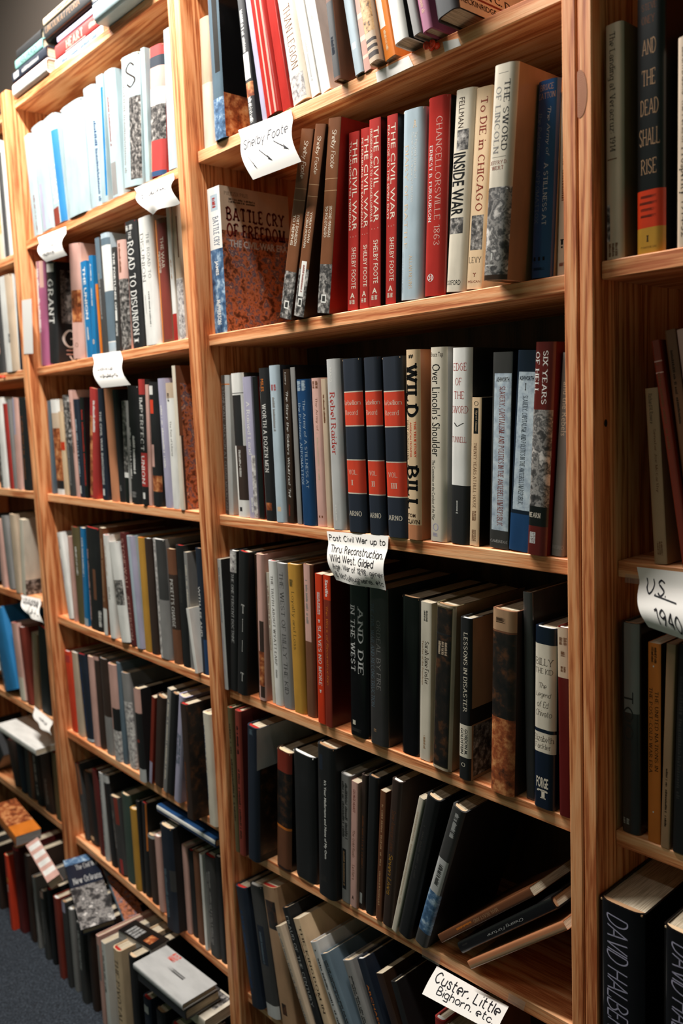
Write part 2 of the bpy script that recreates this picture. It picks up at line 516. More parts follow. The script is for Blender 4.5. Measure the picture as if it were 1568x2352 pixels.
# knot and dark flecks of the upright beside the right-hand bookcase
def knot_mat():
    m = bpy.data.materials.new('pine_knot')
    nt, b = nodes_of(m)
    g = coords(nt, (1, 1, .55))
    w = add(nt, 'ShaderNodeTexWave', wave_type='RINGS', rings_direction='Y')
    w.inputs['Scale'].default_value = 320
    w.inputs['Distortion'].default_value = 2.5
    w.inputs['Detail'].default_value = 3
    link(nt, g, w.inputs['Vector'])
    r = ramp(nt, [(0.2, lin((150, 86, 50))), (0.6, lin((170, 104, 64))), (0.95, lin((182, 116, 72)))])
    link(nt, w.outputs['Fac'], r.inputs[0])
    link(nt, r.outputs[0], b.inputs['Base Color'])
    b.inputs['Roughness'].default_value = .6
    return m
KM = knot_mat()
def knot(x, y, rx, rz, clip=None):
    c = un(x, y, 1, 0.0)
    n = 20
    v = [(0, 0, 0)]
    for i in range(n):
        a = 2 * math.pi * i / n
        xx = rx * math.cos(a)
        if clip is not None: xx = max(xx, clip - c.x)
        if c.x + xx > .0374: xx = .0374 - c.x
        v.append((xx, .0001, rz * math.sin(a)))
    o = obj('knot', mesh('knot', v, [(0, 1 + i, 1 + (i + 1) % n) for i in range(n)], KM), CASES[3])
    o.location = c - CASES[3].location + Vector((0, -.0004, 0))
    o['label'] = 'grey-brown knot in the upright board'
CASES = [o for o in bpy.data.objects if o.name.startswith('bookcase')]
knot(1331, 216, .0095, .026, .0198)

# ---------------------------------------------------------------- books
PROF = [0, .03, .08, .16, .28, .5, .72, .84, .92, .97, 1]
def spine_y(u, e):
    for a, b in zip(PROF, PROF[1:]):
        if u <= b:
            k = (u - a) / (b - a)
            return e * ((1 - k) * abs(2 * a - 1) ** 5 + k * abs(2 * b - 1) ** 5)
    return e
def wrap_text(uv, F_, t, h, e, mat):
    """lettering laid on the rounded spine: cut along the facets of the spine, then bent onto them"""
    lo, hi = min(u for u, v in uv), max(u for u, v in uv)
    cuts = [u for u in PROF if lo + .004 < u < hi - .004]
    bm = bmesh.new()
    vs = [bm.verts.new((u, v, 0)) for u, v in uv]
    for f in F_:
        try: bm.faces.new([vs[i] for i in f])
        except ValueError: pass
    for c in cuts:
        bmesh.ops.bisect_plane(bm, geom=bm.verts[:] + bm.edges[:] + bm.faces[:], dist=1e-6, plane_co=(c, 0, 0), plane_no=(1, 0, 0))
    for vt in bm.verts:
        u, v = vt.co.x, vt.co.y
        vt.co = (u * t, spine_y(u, e) - .00009, h * (1 - v))
    me = bpy.data.meshes.new('lettering')
    bm.to_mesh(me)
    bm.free()
    me.materials.append(mat)
    return me
def make_book(O, ex, ey, ez, t, d, h, kind, col, deco=(), page=None, rcol=None, gloss='g'):
    """root Empty at the spine's lower left corner; local x thickness, y depth from spine, z height"""
    root = obj('book', None)
    root.empty_display_size = .02
    M = Matrix(((ex.x, ey.x, ez.x, O.x), (ex.y, ey.y, ez.y, O.y), (ex.z, ey.z, ez.z, O.z), (0, 0, 0, 1)))
    root.matrix_world = M
    hard = kind == 'H'
    bt = min(.0024, t * .16) if hard else .0005
    e = min(.007, t * .2) if hard else min(.0012, t * .08)
    outer = [(0, d)] + [(u * t, spine_y(u, e)) for u in PROF] + [(t, d)]
    inner = [(bt, d)] + [(bt + u * (t - 2 * bt), spine_y(u, e) + bt) for u in PROF] + [(t - bt, d)]
    n = len(outer)
    v = []; f = []; sm = []
    for z in (0, h):
        v += [(a, b, z) for a, b in outer]
    for z in (0, h):
        v += [(a, b, z) for a, b in inner]
    for i in range(n - 1):
        f.append((i, i + 1, n + i + 1, n + i))
        if 0 < i < n - 2: sm.append(len(f) - 1)
        f.append((2 * n + i, 3 * n + i, 3 * n + i + 1, 2 * n + i + 1))
    for i in (0, n - 1):
        q = (i, n + i, 3 * n + i, 2 * n + i)
        f.append(q if i == 0 else q[::-1])
    k = len(v)
    for z in (0, h):
        v += [(a, b, z) for a, b in outer]
        v += [(a, b, z) for a, b in inner]
    for i in range(n - 1):
        f.append((k + i, k + n + i, k + n + i + 1, k + i + 1))
        j = k + 2 * n
        f.append((j + i, j + i + 1, j + n + i + 1, j + n + i))
    cov = obj('cover', mesh('cover', v, f, cover_mat(col, gloss), sm), root)
    if rcol:
        cov.data.materials.append(cover_mat(rcol, gloss))
        cov.data.polygons[(n - 2) * 2].material_index = 1
    gz = .003 if hard else .0004
    gd = .004 if hard else .0006
    pv, pf = box((bt + .0001, bt + e * .6, gz), (t - bt - .0001, d - gd, h - gz))
    pgb = obj('page_block', mesh('page_block', pv, pf, page or page_mat()), root)
    if hard and t > .014:
        hv, hf = box((bt + .0002, bt + .0006, h - .0029), (t - bt - .0002, bt + .004 + e * .6, h - .0008))
        obj('headband', mesh('headband', hv, hf, ink(rnd.choice('CRWT'))), pgb)
    for q in deco:
        op = q[0]
        if op in 'th':
            _, txt, v0, v1, u0, u1, c, fo = q[:8]
            V_, F_, _a = text_geo(txt, fo)
            if op == 't': uv = [(u0 + (u1 - u0) * b_, v0 + (v1 - v0) * a_) for a_, b_ in V_]
            else: uv = [(u0 + (u1 - u0) * a_, v1 - (v1 - v0) * b_) for a_, b_ in V_]
            obj('lettering', wrap_text(uv, F_, t, h, e, ink(c)), cov)
        elif op == 'x':
            _, v0, v1, u0, u1, c = q[:6]
            rows = q[6] if len(q) > 6 else 1
            bme = blur_mesh(int(v0 * 100 + u0 * 40 + t * 9000), c, rows)
            uv = [(u0 + (u1 - u0) * w_.co.y, v0 + (v1 - v0) * w_.co.x) for w_ in bme.vertices]
            obj('lettering', wrap_text(uv, [tuple(p_.vertices) for p_ in bme.polygons], t, h, e, ink(c)), cov)
        elif op == 'g':  # gable: a picture with a pointed top
            _, v0, v1, c, u0, u1 = q
            uv = [(u0, v1), (u1, v1), ((u0 + u1) / 2, v0)]
            obj('picture', mesh('picture', [(u_ * t, spine_y(u_, e) * .5 - .00003, h * (1 - v_)) for u_, v_ in uv], [(0, 1, 2)], pic_mat(c)), cov)
        elif op in 'bp':
            _, v0, v1, c = q[:4]
            u0, u1 = (q[4], q[5]) if len(q) > 5 else (0, 1)
            us = [u0] + [u for u in PROF if u0 < u < u1] + [u1]
            off = -.00002 if op == 'b' else -.00003
            if len(q) > 6: off *= q[6]
            pv = []; pf = []
            side = u0 == 0 and u1 == 1
            for z in (h * (1 - v1), h * (1 - v0)):
                for u in us:
                    xx = u * t
                    if side: xx = -.00003 if u == 0 else (t + .00003 if u == 1 else xx)
                    pv.append((xx, spine_y(u, e) + off, z))
            m_ = len(us)
            for i in range(m_ - 1):
                pf.append((i, i + 1, m_ + i + 1, m_ + i))
            nm = 'colour_band' if op == 'b' else 'picture'
            o = obj(nm, mesh(nm, pv, pf, cover_mat(c, gloss) if op == 'b' else pic_mat(c), range(len(pf))), cov)
        elif op in 'BPTX':  # on the right-hand cover
            off = t + .00005
            if op in 'BP':
                _, v0, v1, u0, u1, c = q
                off -= .00003 if op == 'B' else 0
                pv = [(off, u0 * d, h * (1 - v1)), (off, u1 * d, h * (1 - v1)), (off, u1 * d, h * (1 - v0)), (off, u0 * d, h * (1 - v0))]
                nm = 'colour_band' if op == 'B' else 'picture'
                obj(nm, mesh(nm, pv, [(0, 1, 2, 3)], cover_mat(c, gloss) if op == 'B' else pic_mat(c)), cov)
            elif op == 'T':
                _, txt, v0, v1, u0, u1, c, fo = q
                o = obj('lettering', text_mesh(txt, fo, c), cov)
                setm(o, Vector((0, (u1 - u0) * d, 0)), Vector((0, 0, (v1 - v0) * h)), Vector((off + .00006, u0 * d, h * (1 - v1))))
            else:
                _, v0, v1, u0, u1, c, rows = q
                o = obj('lettering', blur_mesh(int(v0 * 100), c, rows), cov)
                setm(o, Vector((0, (u1 - u0) * d, 0)), Vector((0, 0, (v1 - v0) * h)), Vector((off + .00006, u0 * d, h * (1 - v1))))
    return root
def setm(o, a, b, org):
    n = a.cross(b).normalized()
    o.matrix_local = Matrix(((a.x, b.x, n.x, org.x), (a.y, b.y, n.y, org.y), (a.z, b.z, n.z, org.z), (0, 0, 0, 1)))

ORD = 'zeroth first second third fourth fifth sixth seventh eighth ninth tenth eleventh twelfth thirteenth fourteenth fifteenth sixteenth seventeenth eighteenth nineteenth twentieth twenty-first twenty-second twenty-third twenty-fourth twenty-fifth twenty-sixth'.split()
BAYN = ['far-left bay', 'left bay', 'middle bay', 'right bay']
ROWN = {'T': 'top', 'A': 'first', 'B': 'second', 'C': 'third', 'D': 'fourth', 'E': 'fifth', 'F': 'sixth'}
def looks(kind, col, deco):
    s = PAL[col][1] + (' hardcover' if kind == 'H' else ' paperback')
    for q in deco:
        if q[0] in 'th': return s + ' with %s lettering' % PAL[q[6]][1]
        if q[0] == 'p': return s + ' with printed picture'
        if q[0] == 'b': return s + ' with %s band' % PAL[q[3]][1]
        if q[0] == 'x': return s + ' with small %s print' % PAL[q[5]][1]
    return s + ' with plain spine'
ALLB = {}
def shelf_row(bay, lev, items):
    """items: xbl, xbr, xtl, ytl (pixels of the spine in the photograph), kind, colour, inset cm, deco[, options]"""
    zf = zfun(bay, lev)
    rec = recess(bay, lev)
    bx0, bx1 = BAYS[bay][0], BAYS[bay][1]
    bs = []
    for it in items:
        xbl, xbr, xtl, ytl, kind, col, inset = it[:7]
        deco = it[7] if len(it) > 7 else ()
        op = it[8] if len(it) > 8 else {}
        y = rec + inset * .01
        if 'bl' in op:
            A = un(*op['bl'], 1, y)
            T0 = un(xtl, ytl, 1, y)
            for _ in range(4):
                k_ = (zf(A.x) - T0.z) / (A.z - T0.z)
                A = T0 + (A - T0) * k_
        else:
            X = solve_x(xbl, y, zf)
            A = Vector((X, y, zf(X)))
        Bx = solve_x(xbr, y, zf) if 'bl' not in op else None
        Tp = un(xtl, ytl, 1, y)
        dx, dz = Tp.x - A.x, Tp.z - A.z
        h = math.hypot(dx, dz)
        th = math.atan2(dx, dz)
        lim = op.get('snap', 2.6 if bay < 2 else 1.4)
        if abs(math.degrees(th)) < lim:
            A.x += dx * .4
            th = 0
        if 'h' in op: h = op['h']
        t = op['t'] if 't' in op else (Bx - solve_x(xbl, y, zf)) * math.cos(th)
        bs.append(dict(x=A.x, z=A.z, y=y, t=max(.006, t * .985), h=h, th=th, kind=kind, col=col, deco=deco, op=op, free='free' in op))
    # let neighbours touch instead of running into each other
    def sep(a, b):
        if a['free'] or b['free']: return 0
        hm = min(a['h'] * math.cos(a['th']), b['h'] * math.cos(b['th']))
        g0 = b['x'] - (a['x'] + a['t'] / math.cos(a['th']))
        g1 = g0 + hm * (math.tan(b['th']) - math.tan(a['th']))
        return min(g0, g1)
    for i, b in enumerate(bs):
        if not b['free'] and b['x'] < bx0 + .001 - min(0, math.sin(b['th']) * b['h']): b['x'] = bx0 + .001 - min(0, math.sin(b['th']) * b['h'])
        if i == 0: continue
        a = bs[i - 1]
        g = sep(a, b)
        if g < .0006:
            need = .0006 - g
            cut = min(need * .6, a['t'] * .3)
            a['t'] -= cut
            b['x'] += need - cut
    lim = bx1 - .001
    for i in range(len(bs) - 1, -1, -1):
        b = bs[i]
        if b['free']: continue
        if i + 1 < len(bs):
            g = sep(b, bs[i + 1])
            if g < .0006:
                b['x'] -= .0006 - g
        over = b['x'] + b['t'] / math.cos(b['th']) + max(0, math.tan(b['th']) * b['h']) - lim
        if over > 0: b['x'] -= over
    out = []
    for i, b in enumerate(bs):
        th, t = b['th'], b['t']
        ez = Vector((math.sin(th), 0, math.cos(th)))
        ex = Vector((math.cos(th), 0, -math.sin(th)))
        op = b['op']
        z0 = max(zf(b['x']), zf(b['x'] + t)) + .0006 + (t * math.sin(th) if th > 0 else 0)
        z0 += op.get('dz', 0)
        d = op.get('d', min(.172, max(.105, b['h'] * .67)))
        d = min(d, BACK - .004 - b['y'])
        r = make_book(Vector((b['x'], b['y'], z0)), ex, Vector((0, 1, 0)), ez, t, d, b['h'], b['kind'], b['col'], b['deco'], rcol=op.get('rc'), gloss=op.get('g', 'g' if b['kind'] == 'P' else 'm'), page=op.get('pg'))
        lab = op.get('lab') or '%s, %s from left, %s row of %s' % (looks(b['kind'], b['col'], b['deco']), ORD[i + 1], ROWN[lev], BAYN[bay])
        tag(r, lab, 'book', 'books on the %s row of the %s' % (ROWN[lev], BAYN[bay]))
        out.append(r)
    return out
def lie(xl, xr, y, z, t, d, kind, col, deco, label, group, rot=0.0, gloss='m', rcol=None, page=None):
    """a book lying flat, spine to the aisle, its tail to the right"""
    c, s = math.cos(rot), math.sin(rot)
    ez = Vector((-c, -s, 0)); ey = Vector((-s, c, 0)); ex = Vector((0, 0, 1))
    r = make_book(Vector((xr, y, z)), ex, ey, ez, t, d, xr - xl, kind, col, deco, gloss=gloss, rcol=rcol, page=page)
    tag(r, label, 'book', group)
    return r

# ---------------------------------------------------------------- middle bay
H, P = 'H', 'P'
shelf_row(2, 'A', [
 (465, 490, 453, 50, H, 'BG', .6, [('b', .5, 1, 'IV')], {'g': 's'}),
 (490, 520, 470, 0, H, 'SB', -.6, [('b', .0, .55, 'DG', .45, .8), ('p', .72, 1, 'blues'), ('B', 0, .7, 0, 1, 'K'), ('P', .7, 1, 0, .9, 'warm')], {'h': .245, 'g': 's', 'rc': 'K'}),
 (572, 594, 542, 0, H, 'K', .2, [('x', .2, .5, .25, .8, 'LG'), ('b', .5, .68, 'W', .1, .9), ('p', .7, .8, 'warm'), ('x', .8, .98, .2, .85, 'W')], {'h': .24}),
 (595, 607, 554, 0, P, 'LV', .4, [], {'h': .235}),
 (607, 645, 568, 0, H, 'R', -.2, [('b', 0, 1, 'P', .4, .5), ('b', 0, 1, 'P', .72, .82)], {'h': .24, 'g': 's'}),  # pink strips are glossy highlights painted down the red spine
 (646, 665, 607, 0, P, 'R', .2, [], {'h': .235, 'g': 's'}),
 (669, 712, 631, 0, H, 'IV', .1, [('t', 'THAN LEGION', .36, .78, .35, .75, 'BR', 'r'), ('p', .82, .98, 'pale', .1, .9), ('b', .3, .8, 'SB', .04, .16)], {'h': .24}),
 (713, 735, 672, 0, P, 'W', .1, [('x', .6, .9, .3, .6, 'LG')], {'h': .225}),
 (735, 757, 696, 0, P, 'W', .3, [('x', .2, .5, .3, .6, 'LG')], {'h': .22}),
 (765, 788, 745, 0, H, 'BR', -1.6, [('b', .5, .98, 'DG', .05, .95), ('x', .72, .84, .25, .75, 'N')], {'h': .225}),
 (788, 816, 758, 0, H, 'LB', -.4, [('b', .8, .84, 'W', .3, .7)], {'h': .23}),
 (816, 838, 792, 0, P, 'P', -.2, [('b', .5, .53, 'IV'), ('b', .64, .67, 'IV'), ('b', .78, .81, 'IV'), ('b', .9, .92, 'IV')], {'h': .23}),
 (840, 873, 815, 0, H, 'BG', -1.6, [('p', .35, .82, 'map'), ('b', .86, .88, 'DB'), ('b', .9, .92, 'DB'), ('b', .94, .97, 'DB')], {'h': .235}),
 (876, 900, 851, 0, P, 'OR', -.6, [('b', .3, .8, 'W', .1, .6), ('x', .82, .95, .3, .6, 'C')], {'h': .225}),
 (903, 942, 886, 0, H, 'W', -3.4, [], {'h': .22, 'rc': 'K'}),
 (943, 965, 926, 0, H, 'G', -3.2, [('h', 'S', .62, .72, .3, .75, 'K', 'R')], {'h': .22}),
 (966, 989, 952, 0, H, 'MV', -3.0, [('x', .5, .9, .3, .7, 'P')], {'h': .215})])

CW = [('t', 'THE CIVIL WAR', .045, .545, .42, .84, 'IV', 's'), ('t', 'SHELBY FOOTE', .64, .875, .4, .8, 'IV', 's'), ('h', '. . .', .575, .583, .25, .8, 'IV', 'n'), ('h', 'A', .9, .93, .3, .72, 'IV', 'S'), ('x', .94, .965, .2, .8, 'IV', 2)]
def cw(sub): return [('t', sub, .05, .54, .1, .3, 'IV', 's')] + CW
def foote(a, b, bar=0):
    q = [('t', 'Shelby Foote', .06, .25, .28, .74, 'IV', 'i'), ('t', a, .44, .60, .52, .74, 'IV', 's'), ('t', b, .44, .60 if not bar else .63, .2, .42, 'IV', 's'),
         ('b', .3, .303, 'T'), ('b', .36, .363, 'T'), ('p', .74, 1, 'photo', 0, 1), ('b', .9, .945, 'W', .3, .7, 2.0), ('b', .908, .937, 'DG', .38, .62, 3.0)]
    if bar: q += [('b', .7, .89, 'W', .25, .75, 3.0), ('x', .72, .87, .4, .65, 'RB')]
    return q
shelf_row(2, 'B', [
 (490, 519, 479, 435, P, 'W', .3, [('t', 'BATTLE CRY', .2, .4, .35, .8, 'B', 'R'), ('b', .05, .16, 'LB', .25, .8), ('x', .07, .14, .35, .7, 'R'), ('p', .42, 1, 'blues'), ('t', 'JAMES', .5, .6, .3, .6, 'W', 'S'), ('t', 'McPHERSON', .77, .94, .3, .6, 'W', 'S'),
   ('B', 0, .3, .0, 1, 'BG'), ('P', .3, 1, 0, 1, 'paint'), ('B', .47, .485, .04, .3, 'P'), ('B', .5, .515, .04, .3, 'O'), ('B', .53, .545, .04, .3, 'P'), ('B', .56, .575, .04, .28, 'O'), ('T', 'PULITZER PRIZE', .035, .06, .06, .4, 'DB', 'r'), ('X', .075, .11, .12, .5, 'DB', 2), ('T', 'BATTLE CRY', .135, .235, .07, .93, 'DR', 'B'), ('T', 'OF FREEDOM', .245, .345, .07, .93, 'DR', 'B'), ('T', 'THE CIVIL WAR ERA', .36, .41, .1, .95, 'LG', 'S')],
   {'rc': 'T', 'snap': 9, 'd': .158, 'lab': 'thick paperback with battle-scene cover facing out, beside left upright, second row middle bay'}),
 (642, 669, 692, 308, P, 'BR', -.7, foote('FORT DONELSON', 'TO MEMPHIS'), {'snap': 0, 'rc': 'DB'}),
 (674, 703, 724, 295, P, 'BR', -.9, foote('YORKTOWN', 'TO CEDAR MOUNTAIN', 1), {'snap': 0, 'rc': 'DB'}),
 (724, 752, 750, 282, P, 'BR', -.6, foote('SECOND MANASSAS', 'TO POCOTALIGO'), {'snap': 0, 'rc': 'R'}),
 (797, 821, 800, 310, P, 'R', .7, cw('TULLAHOMA TO MERIDIAN'), {'rc': 'RB', 'snap': 2}),
 (825, 846, 828, 300, P, 'R', .7, cw('PETERSBURG TO SAVANNAH'), {'rc': 'RB', 'snap': 2}),
 (847, 873, 847, 279, P, 'R', .2, cw('FREDERICKSBURG TO CHANCELLORSVILLE'), {'rc': 'K', 'snap': 2}),
 (884, 908, 888, 270, P, 'R', .6, cw('PEA RIDGE TO THE SEVEN DAYS'), {'rc': 'K', 'snap': 2}),
 (915, 966, 921, 263, H, 'LB', .3, [('t', 'DIARY OF BATTLE', .18, .72, .2, .36, 'C', 'r'), ('t', 'The Personal Journals of', .12, .36, .62, .74, 'W', 'r'), ('t', 'Colonel Charles S. Wainwright 1861-1865', .12, .48, .46, .58, 'W', 'r'), ('h', 'A', .06, .1, .55, .7, 'C', 'R'), ('t', 'ALLAN NEVINS', .76, .94, .46, .6, 'C', 'r'), ('t', 'HARCOURT, BRACE & WORLD', .74, .96, .1, .18, 'SB', 'r')], {'g': 's'}),
 (969, 1017, 979, 234, H, 'R', .3, [('t', 'CHANCELLORSVILLE 1863', .1, .74, .5, .78, 'P', 'r'), ('t', 'ERNEST B. FURGURSON', .235, .62, .2, .36, 'W', 'R'), ('h', 'O', .885, .925, .24, .54, 'W', 'r'), ('h', '31', .893, .917, .31, .47, 'W', 'S')], {'rc': 'K', 'g': 's'}),
 (1019, 1066, 1042, 217, H, 'IV', .2, [('t', 'FELLMAN', .04, .185, .3, .56, 'DB', 's'), ('p', .195, .295, 'photo', .28, .82), ('t', 'INSIDE WAR', .305, .615, .12, .74, 'K', 'S'), ('p', .625, .705, 'photo', .1, .78), ('h', 'OXFORD', .94, .965, .1, .8, 'K', 's')], {'g': 's', 'rc': 'BG'}),
 (1070, 1105, 1094, 209, P, 'C', .5, [('t', 'To DIE in CHICAGO', .05, .605, .32, .78, 'RB', 'R'), ('p', .625, .80, 'photo', .12, .9), ('h', 'LEVY', .835, .865, .08, .9, 'K', 'r'), ('h', 'PELICAN', .955, .967, .1, .9, 'RB', 's'), ('h', 'Y', .915, .935, .4, .6, 'RB', 'B')], {'rc': 'C'}),
 (1104, 1166, 1130, 161, H, 'IV', -3.6, [('t', 'THE SWORD', .075, .395, .56, .8, 'DG', 'R'), ('t', 'OF LINCOLN', .1, .405, .22, .46, 'G', 'R'), ('b', .04, .042, 'DG', .3, .7), ('b', .42, .422, 'DG', .2, .78), ('h', 'JEFFRY D.', .437, .455, .12, .84, 'RB', 'R'), ('h', 'WERT', .462, .48, .2, .7, 'RB', 'R'), ('g', .49, .575, 'scene', .1, .92), ('p', .56, .975, 'scene'), ('b', .965, 1, 'DB'), ('h', 'I', .87, .905, .38, .44, 'W', 'B'), ('x', .925, .932, .1, .65, 'W')], {'rc': 'T', 'd': .165, 'g': 'g'}),
 (1208, 1264, 1225, 198, H, 'B', .4, [('h', 'BRUCE', .02, .05, .2, .78, 'T', 'r'), ('h', 'CATTON', .062, .092, .14, .86, 'T', 'r'), ('t', 'The Army of', .135, .38, .52, .72, 'LG', 'i'), ('t', 'A STILLNESS AT', .41, .725, .5, .7, 'LG', 'R'), ('t', 'the Potomac:', .16, .385, .16, .34, 'SB', 'i'), ('t', 'APPOMATTOX', .44, .715, .16, .34, 'SB', 'r'), ('h', '...', .89, .91, .2, .7, 'K', 'B'), ('x', .945, .96, .15, .8, 'N')], {'g': 's', 'rc': 'C'}),
 (1273, 1300, 1284, 214, H, 'BG', .8, [('x', .1, .6, .3, .6, 'BR'), ('h', '!', .8, .85, .3, .6, 'K', 'B'), ('x', .93, .95, .2, .8, 'RB')], {})])

